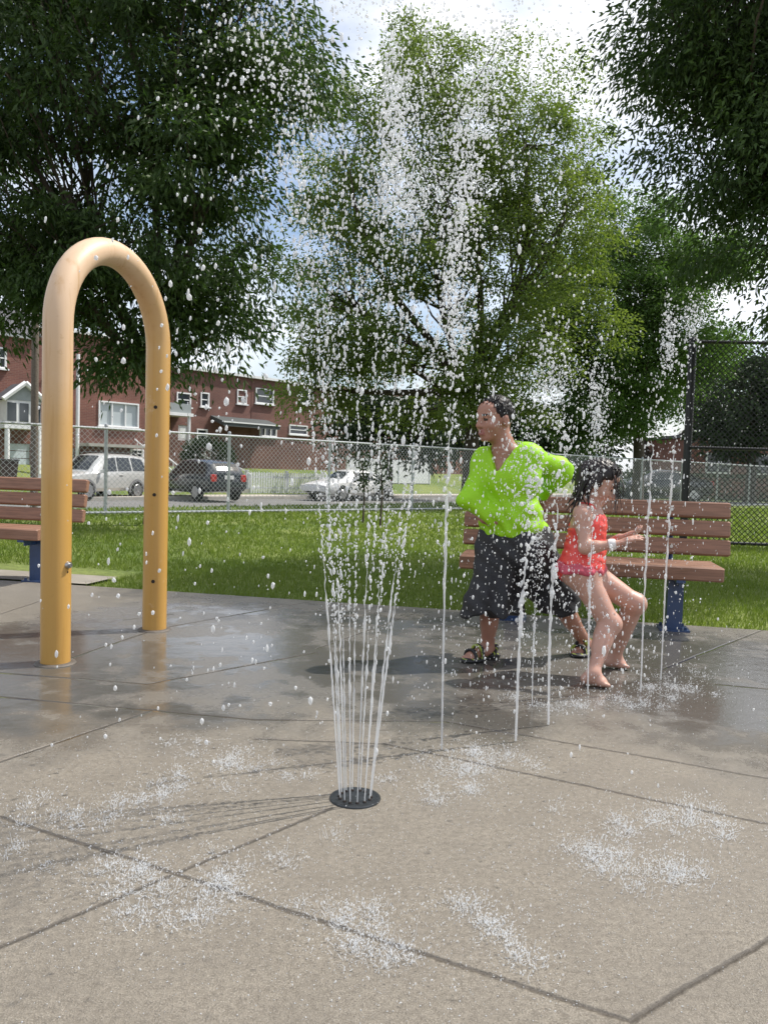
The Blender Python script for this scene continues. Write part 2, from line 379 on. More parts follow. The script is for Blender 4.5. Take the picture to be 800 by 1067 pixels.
q.add([b0, b1, a1, a0, b0 + dz, b1 + dz, a1 + dz, a0 + dz], [(0, 1, 2, 3), (3, 2, 6, 7), (1, 0, 4, 5), (0, 3, 7, 4), (2, 1, 5, 6)])
tag(q.build('splash_pad', 'wet_concrete'), 'wet tan concrete splash pad floor with jointed slabs', kind='structure')
mat('dry_concrete', (.27, .245, .205), .85, var=.14, scale=3, bump=.4, bscale=120)
c0 = G(92, 609); c1 = Vector(c0) - ED * 9; q = MB()
bd = -EB * .45; q.add([c1 + EB * .02, c0 + EB * .02, c0 + bd, c1 + bd] , [(0, 1, 2, 3)])
o = q.build('bench_slab', 'dry_concrete'); o.location.z = .006; tag(o, 'dry pale concrete strip under the left bench', kind='structure')
# ------------------------------------------------------------------ yellow spray arch
am = bpy.data.materials.new('arch_paint'); am.use_nodes = True; MAT['arch_paint'] = am
nt, N, L = nodes_of(am); b = N['Principled BSDF']; tc = N.new('ShaderNodeTexCoord')
sp = N.new('ShaderNodeSeparateXYZ'); L.new(tc.outputs['Object'], sp.inputs[0])
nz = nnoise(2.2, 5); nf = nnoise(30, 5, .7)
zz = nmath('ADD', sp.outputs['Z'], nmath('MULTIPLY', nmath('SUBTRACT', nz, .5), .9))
pale_top = nmap(nmath('ADD', zz, nmath('MULTIPLY', sp.outputs['Y'], -.75)), 1.15, 2.25, 0, 1)   # colour grows paler high on the pipe and towards the near leg
c = nmixc(pale_top, (.52, .295, .075), (.64, .455, .30))
mpa = N.new('ShaderNodeMapping'); mpa.inputs['Scale'].default_value = (22, 22, 1.2); L.new(tc.outputs['Object'], mpa.inputs['Vector'])
c = nmixc(nmap(nnoise(1.0, 6, .65, mpa.outputs[0]), .50, .72, 0, .45), c, (.40, .20, .045))
c = nmixc(nmap(nnoise(3.5, 7, .75), .60, .70, 0, .5), c, (.66, .50, .33))
c = nmixc(nmap(nf, .60, .74, 0, .3), c, (.34, .17, .04))
L.new(c, b.inputs['Base Color']); L.new(nmap(pale_top, 0, 1, .36, .5), b.inputs['Roughness']); b.inputs['Coat Weight'].default_value = .15
AL = G(58, 691); AR = G(161, 656); AM_ = (AL + AR) / 2; ad = (AR - AL); sp_ = ad.length; adn = ad.normalized(); ra = .0705
arch = empty('spray_arch', AM_, 0, 'tall yellow pipe arch with small spray holes standing on the wet pad', 'spray arch')
zc = 2.115 - sp_ / 2
pts = [Vector((0, 0, 0)) + (AL - AM_) + Vector((0, 0, z)) for z in (0, .4, .8, 1.2, 1.5, zc)]
pts += [-adn * (sp_ / 2) * math.cos(a) + Vector((0, 0, zc + sp_ / 2 * math.sin(a))) for a in [math.pi * k / 28 for k in range(1, 28)]]
pts += [(AR - AM_) + Vector((0, 0, z)) for z in (zc, 1.5, 1.2, .8, .4, 0)]
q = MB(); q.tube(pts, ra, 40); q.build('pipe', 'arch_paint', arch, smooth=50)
mat('grout', (.10, .085, .07), .6, var=.4, scale=30)
for P in (AL, AR):
    q = MB(); q.lathe((0, 0, 0), [(ra + .028, .001), (ra + .022, .007), (ra + .001, .009)], 32)
    o = q.build('base_ring', 'grout', arch, smooth=60); o.location = P - AM_
def on_leg(P, z, px):       # point on the tube surface facing the pixel column px
    c = P + Vector((0, 0, z)); d = (CAM - c); d.z = 0; d.normalize(); s = Vector((-d.y, d.x, 0))
    return c, d, s
holes = [(154.5, 334), (159, 425), (158, 515), (157, 604)]
for (x, y) in holes:
    z = V(x, y, AR.y).z; c, d, s = on_leg(AR, z, x)
    dirv = (d * .93 - s * -0.0 + adn * -.38).normalized()
    q = MB(); q.cyl(c + dirv * (ra - .006) - AM_, c + dirv * (ra + .0025) - AM_, .0105, 14); q.cyl(c + dirv * (ra - .006) - AM_, c + dirv * (ra + .004) - AM_, .005, 10)
    q.build('spray_hole', 'dark_hole', arch, smooth=40)
z = V(70, 588, AL.y).z; c, d, s = on_leg(AL, z, 70); dirv = (d * .80 + adn * .60).normalized()
q = MB(); q.cyl(c + dirv * (ra - .005) - AM_, c + dirv * (ra + .012) - AM_, .019, 16, r2=.016); q.cyl(c + dirv * (ra + .012) - AM_, c + dirv * (ra + .02) - AM_, .010, 8)
q.build('bolt', 'bolt', arch, smooth=30)
q = MB(); q.cyl(c + dirv * (ra - .004) - AM_ + Vector((0, 0, -.035)), c + dirv * (ra + .002) - AM_ + Vector((0, 0, -.035)), .004, 8); q.build('drip_hole', 'dark_hole', arch)

# ------------------------------------------------------------------ fountain nozzle in the ground
NZ = G(370, 832)
mat('nozzle_metal', (.055, .06, .065), .35, metal=.6, var=.4, scale=60, bump=.2, bscale=200)
noz = empty('fountain_nozzle', NZ, 0, 'round dark metal fountain nozzle plate set flush in the concrete pad', 'fountain nozzle')
q = MB(); q.lathe((0, 0, 0), [(.078, .0012), (.077, .0045), (.071, .0062), (.067, .005), (.0, .005)], 48); q.build('plate', 'nozzle_metal', noz, smooth=40)
NS = 14
stream_dirs = []
for k in range(NS):
    a = 2 * math.pi * (k + rnd.uniform(-.15, .15)) / NS
    stream_dirs.append(a)
    q = MB(); q.lathe((.048 * math.cos(a), .048 * math.sin(a), .0052), [(.0060, 0), (.0054, .003), (.0030, .0032)], 12); q.build('jet_hole', 'dark_hole', noz, smooth=40)

# ------------------------------------------------------------------ water
wm = bpy.data.materials.new('water'); wm.use_nodes = True; MAT['water'] = wm
nt, N, L = nodes_of(wm); b = N['Principled BSDF']; out = N['Material Output']
b.inputs['Base Color'].default_value = (.93, .95, .97, 1); b.inputs['Roughness'].default_value = .12; b.inputs['IOR'].default_value = 1.33; b.inputs['Specular IOR Level'].default_value = .6
df = N.new('ShaderNodeBsdfTranslucent'); df.inputs['Color'].default_value = (.95, .97, .99, 1)
tp = N.new('ShaderNodeBsdfTransparent')
m0 = N.new('ShaderNodeMixShader'); m0.inputs[0].default_value = .45; L.new(b.outputs[0], m0.inputs[1]); L.new(df.outputs[0], m0.inputs[2])
lw = N.new('ShaderNodeLayerWeight'); lw.inputs['Blend'].default_value = .4
gl = N.new('ShaderNodeBsdfGlass'); gl.inputs['IOR'].default_value = 1.33; gl.inputs['Roughness'].default_value = .02; gl.inputs['Color'].default_value = (.97, .98, 1, 1)
m2 = N.new('ShaderNodeMixShader'); m2.inputs[0].default_value = .22; L.new(m0.outputs[0], m2.inputs[1]); L.new(gl.outputs[0], m2.inputs[2])
m1 = N.new('ShaderNodeMixShader'); m1.inputs[0].default_value = .30; L.new(m2.outputs[0], m1.inputs[1]); L.new(tp.outputs[0], m1.inputs[2]); L.new(m1.outputs[0], out.inputs['Surface'])
def thin_copy(name, fac, gfac):
    m = MAT['water'].copy(); m.name = name; MAT[name] = m
    ns = [n for n in m.node_tree.nodes if n.type == 'MIX_SHADER']
    for n in ns:
        if abs(n.inputs[0].default_value - .30) < .001: n.inputs[0].default_value = fac
        elif abs(n.inputs[0].default_value - .22) < .001: n.inputs[0].default_value = gfac
thin_copy('stream_water', .26, .28)
thin_copy('splash_film', .42, .15)
def ico(sub):
    bm = bmesh.new(); bmesh.ops.create_icosphere(bm, subdivisions=sub, radius=1.0)
    v = np.array([x.co[:] for x in bm.verts], dtype=np.float32); bm.verts.index_update()
    f = np.array([[x.index for x in g.verts] for g in bm.faces], dtype=np.int32); bm.free(); return v, f
ICO = {1: ico(1), 2: ico(2)}
class Drops:
    def __init__(s): s.p = []; s.r = []; s.d = []; s.e = []
    def add(s, p, r, d=(0, 0, 1), e=1.0): s.p.append(tuple(p)); s.r.append(r); s.d.append(tuple(d)); s.e.append(e)
    def mesh(s, sub=2, jit=.22):
        v, f = ICO[sub]; n = len(s.p); P = np.array(s.p, dtype=np.float32); r = np.array(s.r, dtype=np.float32)
        d = np.array(s.d, dtype=np.float32); d /= np.linalg.norm(d, axis=1, keepdims=True) + 1e-9; e = np.array(s.e, dtype=np.float32)
        S = v[None] * r[:, None, None] * (1 + jit * rng.standard_normal((n, v.shape[0], 1)).astype(np.float32) * .5)
        S *= (1 + jit * rng.uniform(-1, 1, (n, 1, 3)).astype(np.float32))
        al = (S * d[:, None, :]).sum(-1, keepdims=True)
        S = S + d[:, None, :] * al * (e[:, None, None] - 1)
        VV = (S + P[:, None, :]).reshape(-1, 3)
        FF = (f[None] + (np.arange(n) * v.shape[0])[:, None, None]).reshape(-1, 3)
        return VV, FF
def bead_tube(mb, pts, r0, r1, seg=7, amp=.35):
    n = len(pts); ph = rnd.uniform(0, 6)
    rad = []
    for i in range(n):
        u = i / (n - 1); a = amp * min(1, max(0, (u - .15) * 1.6))
        w = math.sin(i * 1.1 + ph) * .5 + math.sin(i * .43 + 2 * ph) * .35 + rnd.uniform(-.5, .5)
        w = w * (1 + u); e_ = min(1, (1 - u) * 3 + .12)
        rad.append(max(.0006, e_ * (r0 + (r1 - r0) * u) * (1 + a * w)))
    mb.tube(pts, rad, seg)
GR = 9.81
fall = Drops()
spray = empty('fountain_spray', NZ, 0, 'tall fan of thin water streams rising from the round dark nozzle plate', 'fountain water')
tall_px = {}
for k, a in enumerate(stream_dirs):
    h = rnd.uniform(1.95, 2.75); vz = math.sqrt(2 * GR * h); vh = rnd.uniform(.40, .64)
    dr = Vector((math.cos(a), math.sin(a), 0)); p0 = dr * .048 + Vector((0, 0, .010))
    if dr.x > .80: vh *= 1.22
    def P(t, vh=vh, vz=vz, dr=dr, p0=p0): return p0 + dr * vh * t + Vector((0, 0, vz * t - .5 * GR * t * t))
    zb = rnd.uniform(.42, .75); tb = (vz - math.sqrt(vz * vz - 2 * GR * zb)) / GR
    n = 46; pts = []
    for i in range(n):
        t = tb * i / (n - 1); p = P(t); w = .0018 * (i / n) ** 2
        pts.append(p + Vector((rnd.gauss(0, w), rnd.gauss(0, w), 0)))
    q = MB(); bead_tube(q, pts, .0017, .0030, 7, .6); o = q.build('stream', 'stream_water', spray, smooth=80)
    # beads above the break-up height belong to the same stream
    t = tb; T = 2 * vz / GR; dd = Drops()
    while t < vz / GR * .98:
        v = Vector((dr.x * vh, dr.y * vh, vz - GR * t)); z = P(t).z
        s = .0025 + .022 * ((t - tb) / (vz / GR)) ** 1.8
        p = P(t) + Vector((rnd.gauss(0, s), rnd.gauss(0, s), rnd.gauss(0, s)))
        r = rnd.choice((.0015, .002, .0026, .0032, .0042)) * rnd.uniform(.75, 1.1)
        dd.add(p, r, v, rnd.uniform(1.2, 2.6))
        if rnd.random() < .55:
            for _ in range(2):
                dd.add(p + Vector((rnd.gauss(0, .02), rnd.gauss(0, .02), rnd.gauss(0, .02))), rnd.uniform(.001, .0024), v, 1.6)
        t += rnd.uniform(.006, .013) / max(1.6, v.length) * (1.0 + 1.0 * (t / (vz / GR)))
    vv, ff = dd.mesh(2); o2 = tag(np_mesh('stream_beads', vv, ff, 'water', o, smooth=True), kind='stuff')
    # the falling half: loose drops
    for _ in range(95):
        t = rnd.uniform(vz / GR * .86, T * .985); u = (t / T - .43) / .57
        s = .035 + .15 * max(0, u)
        p = P(t) + NZ + Vector((rnd.gauss(0, s), rnd.gauss(0, s), rnd.gauss(0, .05)))
        if p.z < .02: continue
        v = Vector((dr.x * vh, dr.y * vh, vz - GR * t))
        fall.add(p, rnd.choice((.0012, .0015, .0019, .0024, .003, .004)) * rnd.uniform(.75, 1.1), v, rnd.uniform(1.2, 2.6) if t > vz / GR * 1.2 else 1.1)
# dense crest clumps near the apex and the higher spatter
for (x, y, n, sx, sy) in ((411, 110, 170, 9, 40), (408, 180, 130, 14, 40), (425, 215, 110, 30, 18), (484, 200, 170, 11, 60), (474, 290, 110, 9, 40), (392, 300, 90, 24, 60), (468, 330, 40, 6, 50), (312, 190, 50, 7, 60), (502, 110, 110, 20, 36),
                          (345, 240, 70, 18, 60), (450, 150, 80, 26, 50)):
    for _ in range(int(n * 4.6)):
        p = V(x + rnd.gauss(0, sx), y + rnd.gauss(0, sy), NZ.y + rnd.gauss(0, .16))
        fall.add(p, rnd.choice((.001, .0015, .002, .0028, .0038)) * rnd.uniform(.8, 1.1), (rnd.gauss(0, .1), 0, 1), rnd.uniform(1, 1.5))
for (x, y, n, sx, sy, Y) in ((265, 40, 170, 26, 42, 1.95), (225, 90, 50, 24, 45, 2.0), (190, 200, 25, 30, 60, 2.1), (450, 10, 190, 70, 20, 2.2), (560, 60, 130, 34, 45, 2.3), (585, 190, 50, 40, 80, 2.4), (330, 30, 60, 40, 40, 2.1)):
    for _ in range(n):
        p = V(x + rnd.gauss(0, sx), y + rnd.gauss(0, sy), Y + rnd.gauss(0, .18))
        fall.add(p, rnd.choice((.0013, .0018, .0023, .003, .0036)) * rnd.uniform(.8, 1.1), (rnd.gauss(0, .1), 0, 1), rnd.uniform(1, 1.4))
# small ground jets: base pixel, way points, crest
jets = [
    ((460, 782), [(463, 610), (468, 470), (475, 335)], (476, 340, 8, 22, 16), 'thin tall water jet just right of the big fan of streams'),
    ((537, 773), [(542, 650), (550, 560), (556, 490)], (548, 470, 12, 34, 46), 'thick water jet crossing the front of the neon shirt'),
    ((571, 756), [(573, 650), (579, 560), (588, 440)], (574, 398, 13, 30, 90), 'water jet rising past the back of the neon shirt'),
    ((554, 736), [(556, 660), (559, 600), (561, 560)], (560, 570, 4, 14, 14), 'faint short water jet in front of the black shorts'),
    ((612, 724), [(614, 620), (618, 520), (621, 430)], (622, 420, 7, 28, 70), 'water jet in front of the coral swimsuit falling over the dark wet hair'),
    ((667, 722), [(672, 600), (680, 470), (696, 350)], (697, 350, 5, 20, 45), 'water jet near the knee of the crouching figure'),
    ((688, 709), [(694, 590), (702, 470), (720, 340)], (722, 332, 6, 16, 42), 'water jet nearest the blue post of the right bench'),
]
mist = Drops()
for (bx, by), way, (cx, cy, sx, sy, cn), lab in jets:
    B = G(bx, by); Y = B.y
    pp = [Vector((0, 0, .004))] + [V(x, y, Y) - B for (x, y) in way]
    root = empty('water_jet', B, 0, lab, 'water jet', 'small water jets from the pad')
    fine = []
    for i in range(60):
        u = i / 59 * (len(pp) - 1); k = min(int(u), len(pp) - 2); w = u - k
        m_ = [pp[max(k - 1, 0)], pp[k], pp[k + 1], pp[min(k + 2, len(pp) - 1)]]
        p = .5 * ((2 * m_[1]) + (m_[2] - m_[0]) * w + (2 * m_[0] - 5 * m_[1] + 4 * m_[2] - m_[3]) * w * w + (3 * m_[1] - 3 * m_[2] + m_[3] - m_[0]) * w ** 3)
        g = .006 * (i / 59) ** 1.5
        fine.append(p + Vector((rnd.gauss(0, g), rnd.gauss(0, g), 0)))
    thick = 1.35 if by in (773, 756) else 1.0
    if by == 736: thick = .6
    nb = rnd.randint(34, 46); q = MB(); bead_tube(q, fine[:nb], .0030 * thick, .0056 * thick, 8, .65); q.build('stream', 'stream_water', root, smooth=80)
    dd = Drops()
    for i in range(nb - 20, 59):
        for _ in range(3 if i > nb else 2):
            w = rnd.random(); p = fine[i].lerp(fine[i + 1], w); s = .006 + .012 * (i / 59)
            p = p + Vector((rnd.gauss(0, s), rnd.gauss(0, s), rnd.gauss(0, s)))
            dd.add(p, rnd.uniform(.0015, .0052) * thick, fine[i + 1] - fine[i], rnd.uniform(1.1, 2.2))
    for _ in range(cn * 9):
        p = V(cx + rnd.gauss(0, sx), cy + rnd.gauss(0, sy), Y + rnd.gauss(0, .03)) - B
        if p.z < .05: continue
        dd.add(p, rnd.choice((.0009, .0012, .0016, .0022, .003, .0042)) * rnd.uniform(.8, 1.1), (rnd.gauss(0, .3), 0, 1), rnd.uniform(1, 1.6))
    vv, ff = dd.mesh(2, .3); tag(np_mesh('spatter', vv, ff, 'water', root, smooth=True), kind='stuff')
    for _ in range(100):     # fine spatter falling back around this jet
        zt = pp[-1].z + .12
        z = rnd.uniform(.03, zt); s = .05 + .16 * (1 - z / zt)
        p = B + pp[-1] * (z / zt) * Vector((1, 1, 0)).x + Vector((rnd.gauss(0, s), rnd.gauss(0, s), 0)); p.z = z
        mist.add(p, rnd.choice((.0012, .0016, .002, .0028, .0045)) * rnd.uniform(.8, 1.1), (0, 0, 1), rnd.uniform(1.0, 2.6))
for _ in range(1100):        # loose drops thrown about the jets and over the arch
    x = rnd.uniform(430, 720); y = rnd.uniform(330, 720); p = V(x, y, rnd.uniform(2.5, 3.7))
    if p.z > .02: mist.add(p, rnd.choice((.0010, .0014, .0018, .0028)), (0, 0, 1), rnd.uniform(1.4, 3.6))
for _ in range(2600):
    x = rnd.gauss(585, 75); y = rnd.uniform(380, 730); p = V(x, y, rnd.uniform(2.4, 4.0))
    if p.z > .02: mist.add(p, rnd.choice((.0008, .001, .0013)), (rnd.gauss(0, .08), 0, 1), rnd.uniform(2.0, 5.0))
for _ in range(260):
    x = rnd.gauss(360, 130); y = rnd.uniform(150, 760); p = V(x, y, rnd.uniform(1.8, 2.9))
    if p.z > .02: mist.add(p, rnd.choice((.0014, .002, .003, .004)), (0, 0, 1), rnd.uniform(1.2, 2.6))
for _ in range(70):
    x = rnd.uniform(100, 330); y = rnd.uniform(260, 780); p = V(x, y, rnd.uniform(1.9, 3.0))
    if p.z > .02: mist.add(p, rnd.uniform(.003, .007), (0, 0, 1), rnd.uniform(1.2, 2.2))
v1, f1 = fall.mesh(2); v2, f2 = mist.mesh(1)
o = np_mesh('water_droplets', np.concatenate([v1, v2]), np.concatenate([f1, f2 + len(v1)]), 'water', None, smooth=True)
tag(o, 'countless loose water drops falling around the fountain and jets', 'water drops', kind='stuff')

# splashes where the water lands
spl = [((105, 850), .20, 130, 'large splash on the pad nearest the yellow arch'), ((140, 922), .12, 80, 'splash on the long joint below the largest left splash'),
       ((245, 930), .13, 80, 'splash in the left foreground between two other splashes'), ((372, 972), .10, 90, 'splash straight below the nozzle plate in the foreground'),
       ((520, 975), .10, 60, 'faint splash on the joint right of the foreground middle'), ((690, 855), .16, 110, 'upper of the two splashes on the right of the pad'),
       ((670, 908), .12, 110, 'lower of the two splashes on the right of the pad'), ((470, 800), .20, 150, 'wide low splash at the foot of the thin tall jet'), ((270, 800), .20, 80, 'wide faint splash on the pad left behind the nozzle plate'),
       ((610, 735), .22, 80, 'splash at the bare feet of the crouching figure'), ((710, 715), .22, 70, 'splash by the foot of the right bench post')]
beads = Drops()
for (x, y), rad, n, lab in spl:
    B = G(x, y); q = MB(); dd = Drops()
    nc = max(9, n // 5); sa_ = rnd.uniform(0, 3.14); cs = []
    for _ in range(nc):
        u_, v_ = rnd.gauss(0, rad * .85), rnd.gauss(0, rad * .42); cs.append((u_ * math.cos(sa_) - v_ * math.sin(sa_) * .9, u_ * math.sin(sa_) + v_ * math.cos(sa_), rnd.uniform(.3, 1.6)))
    for s in range(int(n * 5)):
        cx, cy, ph = rnd.choice(cs); a = rnd.uniform(0, 6.283); o_ = abs(rnd.gauss(0, .028)); x0 = cx + o_ * math.cos(a); y0 = cy + o_ * math.sin(a)
        h = abs(rnd.gauss(0, .010)) * ph + .001; l = rnd.uniform(.002, .014); b_ = a + rnd.gauss(0, .7)
        p0 = Vector((x0, y0, .001 + max(0, rnd.gauss(-.004, .012)))); p2 = p0 + Vector((l * math.cos(b_), l * math.sin(b_), h)); pm = p0.lerp(p2, .5) + Vector((rnd.gauss(0, .002), rnd.gauss(0, .002), -h * .12)); r_ = rnd.uniform(.0004, .0009)
        q.tube([p0, pm, p2], [r_, r_ * .9, r_ * .35], 3)
    for s in range(n * 15):
        cx, cy, ph = rnd.choice(cs); g = rnd.choice((.014, .025, .05, .10))
        dd.add((cx + rnd.gauss(0, g), cy + rnd.gauss(0, g), abs(rnd.gauss(.004, .016)) * ph + .001), rnd.choice((.0005, .0007, .0009, .0012, .0018)), (rnd.gauss(0, .4), rnd.gauss(0, .4), 1), rnd.uniform(1, 2.2))
    for s in range(n // 2): dd.add((rnd.gauss(0, rad * .9), rnd.gauss(0, rad * .9), abs(rnd.gauss(.02, .04)) + .003), rnd.uniform(.0008, .002), (0, 0, 1), rnd.uniform(1, 2.5))
    vv, ff = dd.mesh(1); k = len(q.v); q.v += [tuple(t) for t in vv.tolist()]; q.f += [tuple(int(i) + k for i in t) for t in ff]; q.m += [0] * len(ff)
    o = q.build('water_splash', 'splash_film', None, smooth=80, loc=B); tag(o, lab, 'splash', 'splashes of water on the pad')
    for s in range(int(n * 4.5)):
        beads.add((B.x + rnd.gauss(0, rad * 1.7), B.y + rnd.gauss(0, rad * 1.7), .001), rnd.uniform(.0006, .0018), (0, 0, 1), .6)
for _ in range(2600):
    p = G(rnd.uniform(-20, 820), rnd.triangular(740, 1070, 800)); beads.add((p.x, p.y, .0008), rnd.uniform(.0006, .0016), (0, 0, 1), .6)
vv, ff = beads.mesh(1); tag(np_mesh('water_beads', vv, ff, 'water', None, smooth=True), 'tiny glinting water beads lying all over the concrete pad', 'water drops', kind='stuff')

# ------------------------------------------------------------------ benches
wd = bpy.data.materials.new('brown_lumber'); wd.use_nodes = True; MAT['brown_lumber'] = wd
nt, N, L = nodes_of(wd); b = N['Principled BSDF']; tc = N.new('ShaderNodeTexCoord')
mp = N.new('ShaderNodeMapping'); mp.inputs['Scale'].default_value = (1.2, 22, 22); L.new(tc.outputs['Object'], mp.inputs['Vector'])
g1 = nnoise(3, 6, .6, mp.outputs[0]); g2 = nnoise(2.0, 3)
c = nmixc(nmap(g1, .32, .68, 0, 1), (.165, .080, .048), (.300, .152, .092)); c = nmixc(nmap(g2, .4, .7, 0, .35), c, (.30, .17, .12))
L.new(c, b.inputs['Base Color']); b.inputs['Roughness'].default_value = .55
bp = N.new('ShaderNodeBump'); bp.inputs['Strength'].default_value = .3; bp.inputs['Distance'].default_value = .004; L.new(g1, bp.inputs['Height']); L.new(bp.outputs['Normal'], b.inputs['Normal'])
def bench(loc, rz, length, xo, label, short=.16, px=.53):
    """origin on the ground under the seat centre; front = -y; pedestals of blue steel"""
    t = empty('park_bench', loc, rz, label, 'bench', 'brown plank benches at the edge of the pad')
    tilt = Matrix.Rotation(R(-12), 4, 'X')
    for i in range(3):
        z = .535 + i * .128; y = .245 + .027 * i
        q = MB(); q.rbox((0, 0, 0), (length, .052, .112), .010, 0, tilt); o = q.build('back_slat', 'brown_lumber', t); o.location = (0, y, z)
        for x in (-.53, .53):
            q = MB(); q.cyl((x, -.026, 0), (x, -.032, 0.0), .011, 10); q.build('bolt', 'bolt', o, smooth=40)
    for i in range(3):
        q = MB(); q.rbox((0, 0, 0), (length - short, .135, .092), .010); o = q.build('seat_slat', 'brown_lumber', t); o.location = (xo, -.20 + i * .145, .405)
    for x in (-px, px):
        q = MB()
        q.box((x, -.02, .175), (.10, .10, .35)); q.box((x, -.02, .006), (.19, .19, .012))
        for dx in (-.07, .07):
            for dy in (-.09, .05): q.cyl((x + dx, dy, .012), (x + dx, dy, .03), .011, 8)
        q.build('pedestal', 'blue_metal', t)
        q = MB(); q.box((x, -.03, .3505), (.055, .46, .018)); q.box((x, -.03, .326), (.012, .36, .035)); q.build('seat_bracket', 'blue_metal', t)
        q = MB(); q.tube([(x, .19, .33), (x, .262, .40), (x, .298, .52), (x, .356, .83)], .024, 8); q.build('back_bracket', 'blue_metal', t, smooth=50)
    return t
BA = math.atan2(ED.y, ED.x)
pr = G(700, 655) ; ex = Vector((math.cos(BA), math.sin(BA), 0))
bench(pr - ex * .53, BA, 1.83, -.05, 'brown slatted bench behind the two wet figures')
pl = G(40, 605); bench(pl - ex * .66, BA + R(1), 1.83, -.02, 'brown slatted bench on the dry concrete behind the yellow arch', .14, .67)

# ------------------------------------------------------------------ chain link fences
def chain_fence(name, label, cat, A, B, h, z0, npost, pr, rr, wire, pitch, mp, mw, rails, parts_post='post'):
    A = Vector(A); B = Vector(B); D = B - A; ln = D.length; D.normalize(); ang = math.atan2(D.y, D.x)
    t = empty(name, A + Vector((0, 0, z0)), ang, label, cat)
    for i in range(npost):
        x = ln * i / (npost - 1); q = MB(); q.cyl((x, 0, -.1), (x, 0, h + .02), pr, 10); q.lathe((x, 0, h + .02), [(pr * 1.15, 0), (pr * .9, .03), (.001, .045)], 10)
        q.build(parts_post, mp, t, smooth=40)
    for zr in rails:
        q = MB(); q.cyl((0, -pr - rr, zr), (ln, -pr - rr, zr), rr, 8); q.build('rail', mp, t, smooth=40)
    # woven wire: two families of diagonals
    vs = []; fs = []
    y = -pr - rr * 2 - wire
    k = 0; w = wire / 2
    zlo, zhi = .03, h
    def seg(x0, z0_, x1, z1_, yy):
        d = Vector((x1 - x0, 0, z1_ - z0_)).normalized(); n = Vector((-d.z, 0, d.x)) * w
        kk = len(vs); o = Vector((0, w, 0))
        for (xx, zz) in ((x0, z0_), (x1, z1_)):
            p = Vector((xx, yy, zz)); vs.extend([p + n - o * .6, p - n - o * .6, p + o])
        fs.extend([(kk, kk + 1, kk + 4, kk + 3), (kk + 1, kk + 2, kk + 5, kk + 4), (kk + 2, kk, kk + 3, kk + 5)])
    H = zhi - zlo; x = -H
    while x < ln:
        a0, b0, a1, b1 = x, zlo, x + H, zhi
        if a0 < 0: b0 += -a0; a0 = 0
        if a1 > ln: b1 -= (a1 - ln); a1 = ln
        if b1 - b0 > .02:
            seg(a0, b0, a1, b1, y); seg(a0, zhi + zlo - b0, a1, zhi + zlo - b1, y - wire * .8)
        x += pitch
    np_mesh('wire_mesh', np.array([v[:] for v in vs]), np.array(fs), mw, t)
    return t
F0 = G(110, 536); F1 = V(650, 529, 26.5); FD = Vector((F1.x - F0.x, F1.y - F0.y, 0)).normalized()
Fa = Vector((F0.x, F0.y, 0)) - FD * 2.65 * 3; Fb = Fa + FD * 2.65 * 18
chain_fence('chain_link_fence', 'long galvanised silver chain link fence between the lawn and the street', 'fence', Fa, Fb, 1.70, -.02, 19, .034, .022, .006, .105, 'galv', 'galv_wire', (1.67, .06))
Bp = G(711, 566); Be = Bp + Vector((9.0, -.55, 0))
chain_fence('ball_court_fence', 'tall black chain link fence standing on the lawn behind the right bench', 'fence', Bp, Be, 3.18, -.02, 4, .062, .026, .010, .085, 'black_metal', 'black_metal', (3.15, 1.52, .05))
# ------------------------------------------------------------------ trees
def leaves(pos, L_, W_, droop, seed, outward=None, jit=1.0):
    r = np.random.default_rng(seed); n = len(pos)
    d = r.normal(size=(n, 3)); 
    if outward is not None: d = d * jit + outward * 1.0
    d[:, 2] -= droop; d /= np.linalg.norm(d, axis=1, keepdims=True)
    u = r.normal(size=(n, 3)); u[:, 2] *= .5; s = np.cross(d, u); s /= np.linalg.norm(s, axis=1, keepdims=True) + 1e-9
    nn = np.cross(s, d)
    l = L_ * r.uniform(.6, 1.25, (n, 1)); w = W_ * r.uniform(.7, 1.2, (n, 1)) * .5
    b0 = pos; tip = pos + d * l - np.array([0, 0, 1.0]) * l * .12
    m1 = pos + d * l * .45 + s * w + nn * w * .35; m2 = pos + d * l * .45 - s * w + nn * w * .35
    v = np.stack([b0, m1, tip, m2], 1).reshape(-1, 3)
    i = np.arange(n)[:, None] * 4
    f = np.concatenate([i + np.array([[0, 1, 2]]), i + np.array([[0, 2, 3]])], 0)
    return v, f
def bend(a, b, n, amp, sag=0.0):
    a, b = Vector(a), Vector(b); ln = (b - a).length; pts = []
    o1 = Vector((rnd.gauss(0, 1), rnd.gauss(0, 1), rnd.gauss(0, .6))) * amp * ln
    for i in range(n + 1):
        u = i / n; p = a.lerp(b, u) + o1 * math.sin(u * math.pi) + Vector((0, 0, -sag * u * u * ln)); pts.append(p)
    return pts
